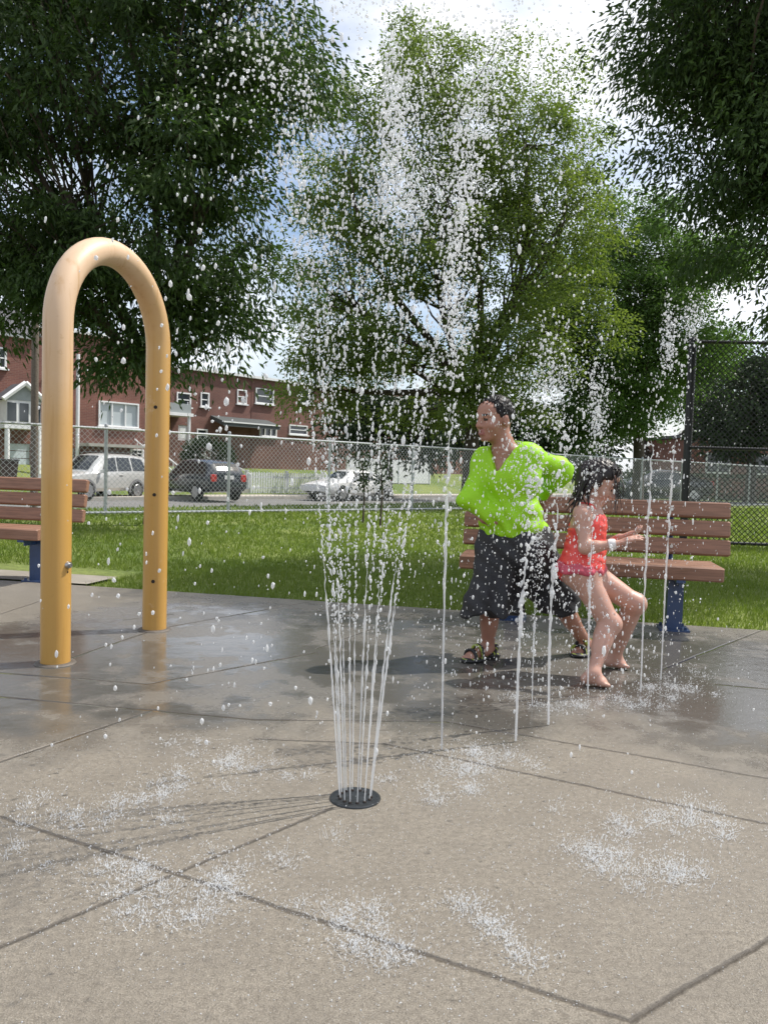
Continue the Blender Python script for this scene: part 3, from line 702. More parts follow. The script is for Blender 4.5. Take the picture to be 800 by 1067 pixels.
def tree(name, label, cat, base, th, tr, blobs, nleaf, ll, lw, lm, seed, droop=.5, cl_sig=.32, ncl=90, group=None, fork=0.0):
    """blobs: (cx,cy,cz, rx,ry,rz) in world; leaf share ~ volume"""
    base = Vector(base); t = empty(name, base, 0, label, cat, group)
    rs = rnd.getstate(); rnd.seed(seed); r = np.random.default_rng(seed)
    q = MB(); top = Vector((rnd.uniform(-.1, .1), rnd.uniform(-.1, .1), th))
    q.tube([(0, 0, -.1), (0, 0, .05), (.01, .02, .35), tuple(top * .5 + Vector((.03, .02, 0))), tuple(top)], [tr * 1.5, tr * 1.3, tr * 1.02, tr * .9, tr * .78], 12)
    vol = np.array([b[3] * b[4] * b[5] for b in blobs]) ** .85; share = vol / vol.sum()
    P = []; O = []
    for bl, sh in zip(blobs, share):
        c = Vector(bl[:3]) - base; rad = Vector(bl[3:])
        main = bend(top * rnd.uniform(.75, 1.0), c + Vector((0, 0, -rad.z * .15)), 7, .07)
        q.tube(main, [tr * .55 * (1 - i / 8.5) + .012 for i in range(8)], 7)
        nc = max(6, int(ncl * sh)); cls = []
        for k in range(nc):
            d = Vector((rnd.gauss(0, 1), rnd.gauss(0, 1), rnd.gauss(0, 1))).normalized(); k_ = rnd.random() ** .42
            p = c + Vector((d.x * rad.x, d.y * rad.y, d.z * rad.z)) * k_
            cls.append((p, d))
            if k % 2 == 0:
                st_ = main[rnd.randint(3, 7)]; tw = bend(st_, p, 5, .10); q.tube(tw, [max(.005, tr * .16 * (1 - i / 6)) for i in range(6)], 5)
        n = int(nleaf * sh); idx = r.integers(0, nc, n)
        cp = np.array([x[0][:] for x in cls]); cd = np.array([x[1][:] for x in cls])
        sg = cl_sig * r.uniform(.55, 1.35, (nc, 1))
        off = np.clip(r.normal(size=(n, 3)), -1.7, 1.7) * sg[idx] * np.array([1.15, 1.15, .62])
        off[:, 2] -= .25 * np.abs(off[:, 0]) + .25 * np.abs(off[:, 1])
        P.append(cp[idx] + off); O.append(cd[idx] * .6 + off / (cl_sig * 2))
    q.build('trunk', 'bark', t, smooth=60)
    P = np.concatenate(P); O = np.concatenate(O)
    v, f = leaves(P, ll, lw, droop, seed + 1, O, .8)
    np_mesh('crown', v, f, lm, t)
    rnd.setstate(rs); return t
bx = V(160, 540, 13.0)
tree('shade_tree', 'large dark leafy tree behind the yellow arch filling the upper left', 'tree', (bx.x, 13.0, -.02), 2.6, .13,
     [(-4.9, 12.6, 6.9, 3.0, 2.6, 2.9), (-2.9, 12.4, 5.2, 1.75, 1.9, 2.1), (-2.7, 12.6, 8.6, 1.75, 2.2, 2.2), (-2.3, 12.4, 7.2, 1.5, 1.6, 1.4), (-5.6, 12.2, 4.5, 2.6, 2.0, 1.5), (-3.4, 12.3, 3.6, 1.4, 1.4, .95), (-6.8, 12.6, 7.5, 2.2, 2.2, 2.6), (-4.6, 12.4, 3.4, 1.1, 1.2, .7), (-4.2, 12.4, 2.75, .85, .9, .5), (-2.8, 12.4, 3.1, .85, .9, .5), (-4.4, 12, 9.2, 2.4, 2.2, 1.6), (-6.2, 12.2, 3.9, 1.5, 1.5, .8)],
     130000, .125, .044, 'leaf_dark', 11, .7, .29, 330)
tree('shade_tree', 'big sunlit yellow green tree in the middle behind the water', 'tree', (V(487, 530, 24.5).x, 24.5, -.02), 4.0, .24,
     [(1.4, 24, 12.0, 2.5, 2.5, 2.4), (3.9, 24, 11.2, 2.3, 2.3, 2.6), (1.2, 24, 8.3, 3.2, 3, 2.6), (4.9, 24, 8.2, 2.1, 2.4, 2.4), (-1.6, 24, 6.6, 1.9, 2.2, 3.0), (-1.4, 24.4, 10.2, 1.7, 2, 2.4), (.2, 24, 4.6, 3.0, 2.6, 1.6), (4.4, 24, 5.3, 2.8, 2.6, 1.7), (2.4, 24, 3.2, 2.6, 2.2, 1.1), (-2.2, 24, 3.6, 1.3, 1.6, 1.3)],
     125000, .115, .060, 'leaf_mid', 23, .3, .36, 380)
tree('shade_tree', 'fresh green spreading tree between the middle tree and the tall black fence', 'tree', (9.3, 29.0, -.02), 3.0, .22,
     [(8.4, 28.5, 9.2, 2.2, 2.2, 2.0), (10.9, 28.5, 8.6, 1.6, 2.2, 1.5), (11.2, 28.5, 5.6, 1.2, 2, 1.2), (9.9, 28.5, 7.2, 1.9, 2.4, 1.9), (7.0, 28, 5.6, 2.1, 2.2, 1.7), (9.2, 28, 4.9, 1.9, 2.2, 1.4), (7.2, 28, 3.2, 2.2, 2, 1.3), (5.8, 28, 7.6, 1.4, 2, 1.6)],
     110000, .125, .065, 'leaf_green', 31, .3, .40, 220)
tree('shade_tree', 'dark overhanging leafy tree filling the upper right corner', 'tree', (6.4, 9.6, -.02), 3.2, .17,
     [(4.9, 9, 6.4, 1.9, 2.2, 2.0), (3.6, 8.9, 6.7, 1.25, 1.8, 1.5), (6.0, 9.2, 5.2, 2.0, 2.0, 1.6), (4.35, 8.9, 4.0, 1.05, 1.4, .75), (5.0, 9, 3.25, 1.15, 1.3, .7), (3.75, 8.9, 4.75, .95, 1.3, .7), (5.2, 9, 8.2, 2.2, 2.2, 1.3), (3.2, 8.9, 5.7, .7, 1.2, .7), (3.9, 8.9, 5.1, .8, 1.2, .7)],
     125000, .092, .031, 'leaf_dark', 47, .7, .25, 440)
tree('background_tree', 'dark tree above the brick building at the right edge', 'tree', (17.6, 38, 0), 2.5, .25,
     [(17.6, 38, 5.2, 2.6, 2.6, 2.2), (16.6, 38, 3.6, 1.7, 2, 1.3), (19.8, 38, 5.8, 2.4, 2.4, 2.6)], 16000, .26, .14, 'leaf_far', 53, .3, .5, 110)
tree('background_tree', 'pale distant tree seen low between the black fence post and the dark tree', 'tree', (17.2, 52, 0), 3, .25,
     [(15.0, 52, 6.4, 2.4, 2, 2.4), (18.2, 52, 8.2, 2.4, 2.4, 2.6), (21.6, 52, 7.4, 2.4, 2.4, 3)], 12000, .32, .17, 'leaf_green', 59, .3, .6, 90)
tree('background_tree', 'dark low tree under the middle tree left of the neon shirt', 'tree', (.2, 41, -.3), 2.5, .2,
     [(-.6, 41, 3.6, 2.4, 2, 1.8), (2.4, 41, 3.6, 2.2, 2, 2.2)], 12000, .26, .14, 'leaf_far', 61, .3, .5, 90)
tree('background_tree', 'dark bushy tree behind the two wet figures', 'tree', (7.0, 36, -.1), 2.2, .2,
     [(5.4, 36, 2.9, 2.4, 2, 1.9), (8.6, 36, 3.0, 2.4, 2, 1.8)], 14000, .24, .13, 'leaf_far', 67, .3, .5, 90)
# hedges and bushes
def bush(name, label, cat, c, rad, n, seed, lm='leaf_far', L_=.16, W_=.09, box=False, rz=0):
    r = np.random.default_rng(seed); t = empty(name, c, rz, label, cat)
    d = r.normal(size=(n, 3)); d /= np.linalg.norm(d, axis=1, keepdims=True)
    if box:
        p = r.uniform(-1, 1, (n, 3)); ax = r.integers(0, 3, n); p[np.arange(n), ax] = np.sign(p[np.arange(n), ax]) * r.uniform(.8, 1.02, n)
        d = p / np.linalg.norm(p, axis=1, keepdims=True)
    else: p = d * (r.uniform(.55, 1.0, (n, 1))) * (1 + .12 * np.sin(7 * d[:, :1]) * np.cos(6 * d[:, 1:2]))
    p = p * np.array(rad); p[:, 2] += rad[2]
    v, f = leaves(p, L_, W_, .2, seed, d, .7); np_mesh('foliage', v, f, lm, t)
    q = MB()
    for i in range(5):
        a = i * 1.3; q.tube([(0, 0, -.05), (rad[0] * .3 * math.cos(a), rad[1] * .3 * math.sin(a), rad[2] * .6), (rad[0] * .6 * math.cos(a), rad[1] * .6 * math.sin(a), rad[2] * 1.4)], [.04, .03, .012], 5)
    q.build('stem', 'twig', t)
    return t
bc = V(216, 500, 38.5); bush('bush', 'rounded dark green bush beside the white stair railings', 'bush', (bc.x, bc.y, .45), (1.3, 1.0, .95), 5000, 71)
hc = V(745, 500, 41); bush('hedge', 'long clipped dark hedge beyond the silver fence at the right', 'hedge', (hc.x + 1.6, hc.y, -.02), (6.2, .6, .65), 9000, 73, box=True)
# thin saplings by the fence
def sapling(px, py0, py1, Y, label, seed):
    b = V(px, py0, Y); tp = V(px - 5, py1, Y); t = empty('sapling', (b.x, b.y, -.02), 0, label, 'sapling', 'thin saplings on the lawn')
    h = tp.z + .02; r = np.random.default_rng(seed); q = MB()
    q.tube([(0, 0, 0), (.02, 0, h * .4), (-.03, 0, h * .75), (tp.x - b.x, 0, h)], [.022, .018, .014, .006], 6); q.build('trunk', 'bark', t, smooth=60)
    z = r.uniform(.45, 1.0, 260); p = np.stack([r.normal(0, .10, 260), r.normal(0, .10, 260), z * h], 1); v, f = leaves(p, .08, .04, .5, seed); np_mesh('crown', v, f, 'leaf_far', t)
sapling(378, 545, 470, 15.2, 'thin bare sapling on the lawn in front of the white car', 81)
sapling(396, 550, 462, 14.4, 'thin sapling on the lawn just right of the white car', 83)

# ------------------------------------------------------------------ grass blades
gp = []; 
def inview(p, m=1.0): return abs(p[0]) < .52 * p[1] + m
def s_edge(P): return (Vector(P) - E0).dot(-EB)         # distance beyond the pad edge
r = np.random.default_rng(5)
def scatter(y0, y1, dens):
    n = int(dens * (y1 - y0) * 2 * (.53 * y1 + .6)); X = r.uniform(-.53 * y1 - .6, .53 * y1 + .6, n); Y = r.uniform(y0, y1, n)
    e = (X - E0.x) * (-EB.x) + (Y - E0.y) * (-EB.y); k = (np.abs(X) < .53 * Y + .6) & (e > .0)
    tl = (X - c0.x) * ED.x + (Y - c0.y) * ED.y; k &= ~((tl < .02) & (e < 1.05))
    s = X * SN.x + Y * SN.y; k &= s < 16.3
    return X[k], Y[k]
VS = []; FS = []; off = 0
for (y0, y1, dn, h, w) in ((4.8, 8, 2300, .050, .0075), (8, 12, 800, .055, .013), (12, 18, 260, .06, .024), (18, 30, 60, .07, .05)):
    X, Y = scatter(y0, y1, dn); n = len(X)
    hh = h * r.uniform(.5, 1.3, n); a = r.uniform(0, 6.283, n); la = r.uniform(0, 6.283, n); le = r.uniform(.1, .8, n) * hh
    bx_ = np.cos(a) * w / 2; by_ = np.sin(a) * w / 2; z0 = np.full(n, -.021)
    v = np.stack([np.stack([X - bx_, Y - by_, z0], 1), np.stack([X + bx_, Y + by_, z0], 1), np.stack([X + np.cos(la) * le, Y + np.sin(la) * le, z0 + hh], 1)], 1).reshape(-1, 3)
    f = np.arange(n * 3).reshape(-1, 3) + off; off += n * 3; VS.append(v); FS.append(f)
# ragged tufts that lean over the pad edge
tag(np_mesh('grass', np.concatenate(VS), np.concatenate(FS), 'grass_blade'), 'short bright green mown grass of the lawn', 'grass', kind='stuff')
# ------------------------------------------------------------------ row houses
def FX(px, py, s0):
    d = ray(px, py); P = CAM + d * ((s0 - CAM.dot(SN)) / d.dot(SN)); return P.dot(SU), P.z
def add_window(h, x0, x1, z0, z1, kind='sash', pane='glass_pane', fw=.07, fmat='white_paint'):
    q = MB(); w = x1 - x0; hh = z1 - z0
    for (cx, cz, sx, sz) in ((x0 + fw / 2, (z0 + z1) / 2, fw, hh), (x1 - fw / 2, (z0 + z1) / 2, fw, hh), ((x0 + x1) / 2, z1 - fw / 2, w - 2 * fw, fw), ((x0 + x1) / 2, z0 + fw / 2, w - 2 * fw, fw)):
        q.box((cx, -.01, cz), (sx, .10, sz))
    if kind == 'sash': q.box(((x0 + x1) / 2, .0, (z0 + z1) / 2), (w - 2 * fw, .06, .05))
    if kind in ('wide', 'bay'):
        n = 3
        for i in range(1, n): q.box((x0 + w * i / n, 0, (z0 + z1) / 2), (.06, .06, hh - 2 * fw))
    f = q.build('window', fmat, h)
    q = MB(); q.box(((x0 + x1) / 2, .07, (z0 + z1) / 2), (w - .02, .02, hh - .02)); q.build('pane', pane, f)
    q = MB(); q.box(((x0 + x1) / 2, -.045, z0 - .035), (w + .14, .19, .07)); q.build('sill', fmat, f)
    return f
def house(t0, t1, s0, zt, bm, label, holes=(), depth=8.5, zb=-.6, roofm='white_paint'):
    h = empty('row_house', st(t0, s0, 0), SA, label, 'row house', 'brick row houses across the street')
    W_ = t1 - t0
    ops = [(a - t0, b - t0, c, d, k, p) for (a, b, c, d, k, p) in holes]
    xs = sorted({0, W_} | {v for o in ops for v in o[:2]}); zs = sorted({zb, zt} | {v for o in ops for v in o[2:4]})
    q = MB()
    for xa, xb in zip(xs, xs[1:]):
        for za, zz in zip(zs, zs[1:]):
            if any(o[0] - 1e-6 <= xa and xb <= o[1] + 1e-6 and o[2] - 1e-6 <= za and zz <= o[3] + 1e-6 for o in ops): continue
            q.add([(xa, 0, za), (xb, 0, za), (xb, 0, zz), (xa, 0, zz)], [(0, 1, 2, 3)])
    for o in ops:
        a, b, c, d = o[:4]; e = .16
        q.add([(a, 0, c), (b, 0, c), (b, 0, d), (a, 0, d), (a, e, c), (b, e, c), (b, e, d), (a, e, d)], [(0, 4, 5, 1), (1, 5, 6, 2), (2, 6, 7, 3), (3, 7, 4, 0), (4, 7, 6, 5)])
    q.add([(0, 0, zb), (0, depth, zb), (0, depth, zt), (0, 0, zt)], [(0, 3, 2, 1)]); q.add([(W_, 0, zb), (W_, depth, zb), (W_, depth, zt), (W_, 0, zt)], [(0, 1, 2, 3)])
    q.add([(0, depth, zb), (W_, depth, zb), (W_, depth, zt), (0, depth, zt)], [(3, 2, 1, 0)])
    q.build('wall', bm, h)
    q = MB(); q.box((W_ / 2, depth / 2 - .05, zt + .06), (W_ - .01, depth + .35, .14)); q.build('roof', roofm, h)
    for (a, b, c, d, k, p) in ops:
        if k == 'door':
            q = MB(); q.box(((a + b) / 2, .09, (c + d) / 2), (b - a, .05, d - c))
            for i in range(2): q.box(((a + b) / 2, .06, c + (d - c) * (.28 + .44 * i)), ((b - a) * .6, .02, (d - c) * .3))
            dr = q.build('door', p, h); q = MB(); q.cyl((b - .12, .07, c + .95), (b - .12, .0, c + .95), .035, 8); q.build('handle', 'bolt', dr)
        elif k == 'garage':
            q = MB(); n = 4
            for i in range(n): q.box(((a + b) / 2, .10, c + (d - c) * (i + .5) / n), (b - a, .05, (d - c) / n - .03))
            q.build('garage_door', p, h)
        else: add_window(h, a, b, c, d, k, p)
    return h
def rect(s0, x0, y0, x1, y1):
    a, zt_ = FX(x0, y0, s0); b, _ = FX(x1, y0, s0); _, z0 = FX((x0 + x1) / 2, y1, s0); _, z1 = FX((x0 + x1) / 2, y0, s0)
    return a, b, z0, z1
SL = 34.8; SRr = 36.4
def R_(s0, px, kind='sash', pane='glass_pane'): return rect(s0, *px) + (kind, pane)
tA0 = FX(-95, 400, SL)[0]; tA1 = FX(38, 400, SL)[0]; tB1 = FX(176, 400, SL)[0]
zA = FX(20, 352, SL)[1]; zB = FX(110, 352, SL)[1]
hA = house(tA0, tA1, SL, zA, 'brick_red', 'red brick row house with slate mansard and white gabled porch at the left edge',
           [R_(SL, (-30, 365, -16, 388)), R_(SL, (-2, 362, 7, 384)), R_(SL, (-70, 455, -30, 492), 'garage', 'garage'), R_(SL, (6, 462, 32, 493), 'garage', 'garage')])
# slate mansard
q = MB(); W_ = tA1 - tA0; q.add([(-.1, -.3, zA + .13), (W_ + .1, -.3, zA + .13), (W_ + .1, .8, zA + 1.4), (-.1, .8, zA + 1.4), (-.1, 8, zA + 1.4), (W_ + .1, 8, zA + 1.4), (-.1, 8, zA + .13), (W_ + .1, 8, zA + .13)], [(0, 1, 2, 3), (3, 2, 5, 4), (0, 3, 4, 6), (1, 7, 5, 2)]); q.build('mansard', 'slate', hA)
# bay porch with a white gable
a, zt_ = FX(6, 416, SL - 1.2); b, _ = FX(44, 416, SL - 1.2); _, zg = FX(25, 399, SL - 1.2); _, z0 = FX(25, 442, SL - 1.2)
a -= tA0; b -= tA0
q = MB(); q.add([(a - .15, -1.3, zt_), ((a + b) / 2, -1.3, zg), (b + .15, -1.3, zt_), (a - .15, .0, zt_), ((a + b) / 2, .0, zg), (b + .15, .0, zt_)], [(0, 3, 4, 1), (1, 4, 5, 2)]); g = q.build('porch_roof', 'slate', hA)
q = MB()
for (p0, p1) in (((a - .15, zt_), ((a + b) / 2, zg)), (((a + b) / 2, zg), (b + .15, zt_))):
    q.tube([(p0[0], -1.34, p0[1]), (p1[0], -1.34, p1[1])], .11, 6)
q.build('gable_trim', 'white_paint', g)
q = MB(); q.add([(a, -1.24, zt_), (b, -1.24, zt_), ((a + b) / 2, -1.24, zg - .1)], [(0, 1, 2)]); q.build('gable_face', 'grey_siding', hA)
q = MB(); q.box(((a + b) / 2, -.62, (z0 + zt_) / 2), (b - a - .1, 1.2, zt_ - z0)); q.box(((a + b) / 2, -.6, z0 - .1), (b - a + .1, 1.3, .2)); q.build('bay', 'white_paint', hA)
w = (b - a) / 3
for i in range(3):
    q = MB(); q.box((a + w * (i + .5), -1.23, (z0 + zt_) / 2), (w * .72, .03, (zt_ - z0) * .78)); p = q.build('bay_window', 'glass_pane', hA)
for x in (a + .1, b - .1):
    q = MB(); q.cyl((x, -1.15, .2), (x, -1.15, z0 - .2), .10, 10); q.build('porch_post', 'white_paint', hA)
hB = house(tA1, tB1, SL + .02, zB, 'brick_red', 'red brick row house with a wide white window seen through the yellow arch',
           [R_(SL, (103, 419, 145, 445), 'wide', 'pale_pane'), R_(SL, (104, 377, 118, 391)), R_(SL, (48, 378, 60, 392)), R_(SL, (136, 468, 150, 477)), R_(SL, (52, 466, 78, 494), 'garage', 'garage')])
a, zt_ = FX(82, 369, SL - .25); q = MB(); q.cyl((a - tA1, -.25, .2), (a - tA1, -.25, zt_), .085, 10); q.build('downspout', 'white_paint', hB, smooth=40)
a, zz_ = FX(92, 463, SL - .9); b, _ = FX(150, 463, SL - .9)
q = MB(); q.box(((a + b) / 2 - tA1, -.5, zz_), (b - a, 1.0, .14)); q.build('balcony_slab', 'kerb', hB)
tC1 = FX(262, 420, SRr)[0]; tC0 = FX(177, 420, SRr)[0]; tD1 = FX(352, 420, SRr)[0]; tE1 = FX(425, 430, SRr)[0]; tF1 = FX(490, 430, SRr)[0]
zC = FX(262, 394, SRr)[1]
hC = house(tC0, tC1, SRr, zC, 'brick_brown', 'brown brick row house with a grey sided white porch behind the dark parked car',
           [R_(SRr, (184, 409, 199, 424)), R_(SRr, (209, 409, 218, 424)), R_(SRr, (186, 443, 196, 459), 'door', 'white_paint'), R_(SRr, (205, 447, 216, 460))])
a, z1_ = FX(176, 419, SRr - 1.3); b, z2_ = FX(200, 431, SRr - 1.3); a -= tC0; b -= tC0
q = MB(); q.box(((a + b) / 2, -.65, (z1_ + z2_) / 2), (b - a, 1.2, z1_ - z2_)); q.build('porch_front', 'grey_siding', hC)
q = MB(); q.box(((a + b) / 2, -.66, z2_ - .08), (b - a + .2, 1.34, .16)); q.build('porch_roof', 'white_paint', hC)
q = MB(); q.cyl((b - .1, -1.2, .9), (b - .1, -1.2, z2_ - .16), .09, 8); q.build('porch_post', 'white_paint', hC)
hD = house(tC1, tD1, SRr - .02, zC, 'brick_brown', 'brown brick row house with a dark awning and white upper windows',
           [R_(SRr, (247, 406, 256 + 5, 421)) if False else R_(SRr, (266, 405, 285, 421)), R_(SRr, (301, 443, 320, 453)), R_(SRr, (240 + 30, 443, 288, 455), 'wide'), R_(SRr, (312, 406, 326, 421))])
f_ = rect(SRr, 247, 406, 257, 421); add_window(hC, f_[0] - tC0, f_[1] - tC0, f_[2], f_[3])
a, z1_ = FX(233, 437, SRr - 1.2); b, _ = FX(292, 437, SRr - 1.2); _, z2_ = FX(262, 443, SRr - 1.2)
q = MB(); a -= tC1; b -= tC1; q.add([(a, 0, z1_ + .25), (b, 0, z1_ + .25), (b, -1.2, z2_ + .1), (a, -1.2, z2_ + .1), (a, 0, z1_ + .05), (b, 0, z1_ + .05), (b, -1.2, z2_ - .15), (a, -1.2, z2_ - .15)], [(0, 3, 2, 1), (4, 5, 6, 7), (3, 7, 6, 2), (0, 4, 7, 3), (1, 2, 6, 5)])
q.build('awning', 'awning', hD)
q = MB(); q.box(((a + b) / 2, -1.22, z2_ + .08), (b - a, .05, .07)); q.build('awning_trim', 'white_paint', hD)
hE = house(tD1, tE1, SRr + .02, zC - .1, 'brick_brown', 'brick row house mostly hidden by the middle tree and the water', [R_(SRr, (366, 408, 378, 424)), R_(SRr, (392, 408, 404, 424)), R_(SRr, (366, 446, 380, 460)), R_(SRr, (395, 446, 405, 470), 'door', 'white_paint')])
hF = house(tE1, tF1, SRr, zC - .1, 'brick_red', 'brick row house farthest right of the row behind the neon shirt', [R_(SRr, (440, 412, 452, 427)), R_(SRr, (462, 412, 474, 427)), R_(SRr, (440, 448, 456, 462))])
# brick building at the right
br_o = V(722, 470, 46)
bb = empty('brick_building', (br_o.x, 46, 0), R(4), 'low red brick building beyond the hedge at the right edge', 'brick building')
q = MB(); q.box((7, 4, 1.7), (14, 8, 3.6)); q.build('wall', 'brick_red', bb)
q = MB(); q.box((7, 4, 3.6), (14.3, 8.3, .18)); q.build('roof', 'slate', bb)
for x in (1.5, 4.2, 7, 9.8):
    q = MB(); q.box((x, -.03, 2.0), (1.5, .1, 1.2)); w_ = q.build('window', 'white_paint', bb); q = MB(); q.box((x, -.075, 2.0), (1.3, .03, 1.0)); q.build('pane', 'glass_pane', w_)

# ------------------------------------------------------------------ steps, railings, fences over there
def on_s(px, py, s): t, z = FX(px, py, s); return st(t, s, 0), z
def stairs(x0, x1, s0, s1, z0, z1, label, n=6):
    a = FX(x0, 495, s0)[0]; b = FX(x1, 495, s0)[0]; t = empty('front_steps', st(a, s0, z0), SA, label, 'steps')
    w = b - a
    for i in range(n):
        q = MB(); dz_ = (z1 - z0) / n; dy = (s1 - s0) / n; q.box((w / 2, dy * (i + .5), dz_ * (i + 1) / 2 - .2), (w, dy - .004, dz_ * (i + 1) + .4)); q.build('step', 'kerb', t)
    for x in (0.04, w - .04):
        q = MB(); q.tube([(x, 0, .95), (x, s1 - s0, z1 - z0 + .95)], .035, 6)
        q.tube([(x, 0, .25), (x, s1 - s0, z1 - z0 + .25)], .025, 6)
        for i in range(9):
            y = (s1 - s0) * i / 8; zz = (z1 - z0) * i / 8; q.cyl((x, y, zz), (x, y, zz + .95), .022 if i % 8 else .045, 6)
        q.build('railing', 'white_paint', t)
stairs(244, 262, 31.3, 35.2, -.33, 1.0, 'white railed steps climbing to the house with the dark awning')
stairs(178, 192, 31.6, 35.0, -.2, 1.3, 'white railed steps beside the rounded dark green bush')
def picket(x0, x1, s, h, z, label):
    a = FX(x0, 500, s)[0]; b = FX(x1, 500, s)[0]; t = empty('picket_fence', st(a, s, z), SA, label, 'picket fence'); w = b - a; n = int(w / .16)
    q = MB(); q.box((w / 2, .03, h * .25), (w, .03, .08)); q.box((w / 2, .03, h * .75), (w, .03, .08)); q.build('rail', 'vinyl', t)
    q = MB()
    for i in range(n):
        x = (i + .5) * w / n; q.add([(x - .05, 0, 0), (x + .05, 0, 0), (x + .05, 0, h - .06), (x, 0, h), (x - .05, 0, h - .06)] + [(x - .05, -.025, 0), (x + .05, -.025, 0), (x + .05, -.025, h - .06), (x, -.025, h), (x - .05, -.025, h - .06)],
                                    [(4, 3, 2, 1, 0), (5, 6, 7, 8, 9), (0, 1, 6, 5), (1, 2, 7, 6), (2, 3, 8, 7), (3, 4, 9, 8), (4, 0, 5, 9)])
    q.build('picket_row', 'vinyl', t)
    for x in (0, w / 2, w):
        q = MB(); q.box((x, .06, h * .52), (.11, .11, h * 1.05)); q.box((x, .06, h * 1.06), (.15, .15, .04)); q.build('post', 'vinyl', t)
picket(258, 337, 31.4, 1.08, -.32, 'low white picket fence on the bank beside the white railed steps')
a, z1_ = FX(362, 476, 33); b, z0_ = FX(447, 504, 33)
t = empty('board_fence', st(a, 33, hs(33)), SA, 'solid pale vinyl board fence behind the white parked car', 'board fence'); w = b - a; h_ = z1_ - hs(33)
n = 5
for i in range(n):
    q = MB(); q.box((w * (i + .5) / n, 0, h_ / 2), (w / n - .12, .05, h_ - .1)); q.build('panel', 'vinyl', t)
for i in range(n + 1):
    q = MB(); q.box((w * i / n, 0, h_ / 2 + .03), (.115, .115, h_ + .06)); q.build('post', 'vinyl', t)
# utility pole
pb = V(36, 505, 23.5); t = empty('utility_pole', (pb.x, 23.5, -.5), 0, 'brown wooden utility pole by the street left of the yellow arch', 'utility pole')
q = MB(); q.tube([(0, 0, -.2), (0, 0, 4), (0.02, 0, 8.4)], [.115, .105, .09], 12); q.build('pole', 'wood_pole', t, smooth=40)
q = MB(); q.box((0, 0, 7.7), (2.0, .1, .12)); q.build('crossarm', 'wood_pole', t)
mat('bin_dark', (.05, .035, .035), .6)
pb = V(7, 500, 31.5); t = empty('trash_bin', (pb.x, 31.5, hs(pb.x * SN.x + 31.5 * SN.y)), SA, 'dark trash bin on the far pavement at the left edge', 'trash bin')
q = MB(); q.add([(-.26, -.26, 0), (.26, -.26, 0), (.26, .26, 0), (-.26, .26, 0), (-.34, -.34, 1.0), (.34, -.34, 1.0), (.34, .34, 1.0), (-.34, .34, 1.0)], [(3, 2, 1, 0), (4, 5, 6, 7), (0, 1, 5, 4), (1, 2, 6, 5), (2, 3, 7, 6), (3, 0, 4, 7)]); q.build('bin_body', 'bin_dark', t)
q = MB(); q.rbox((0, 0, 1.04), (.74, .76, .07), .02); q.build('lid', 'trim_dark', t)

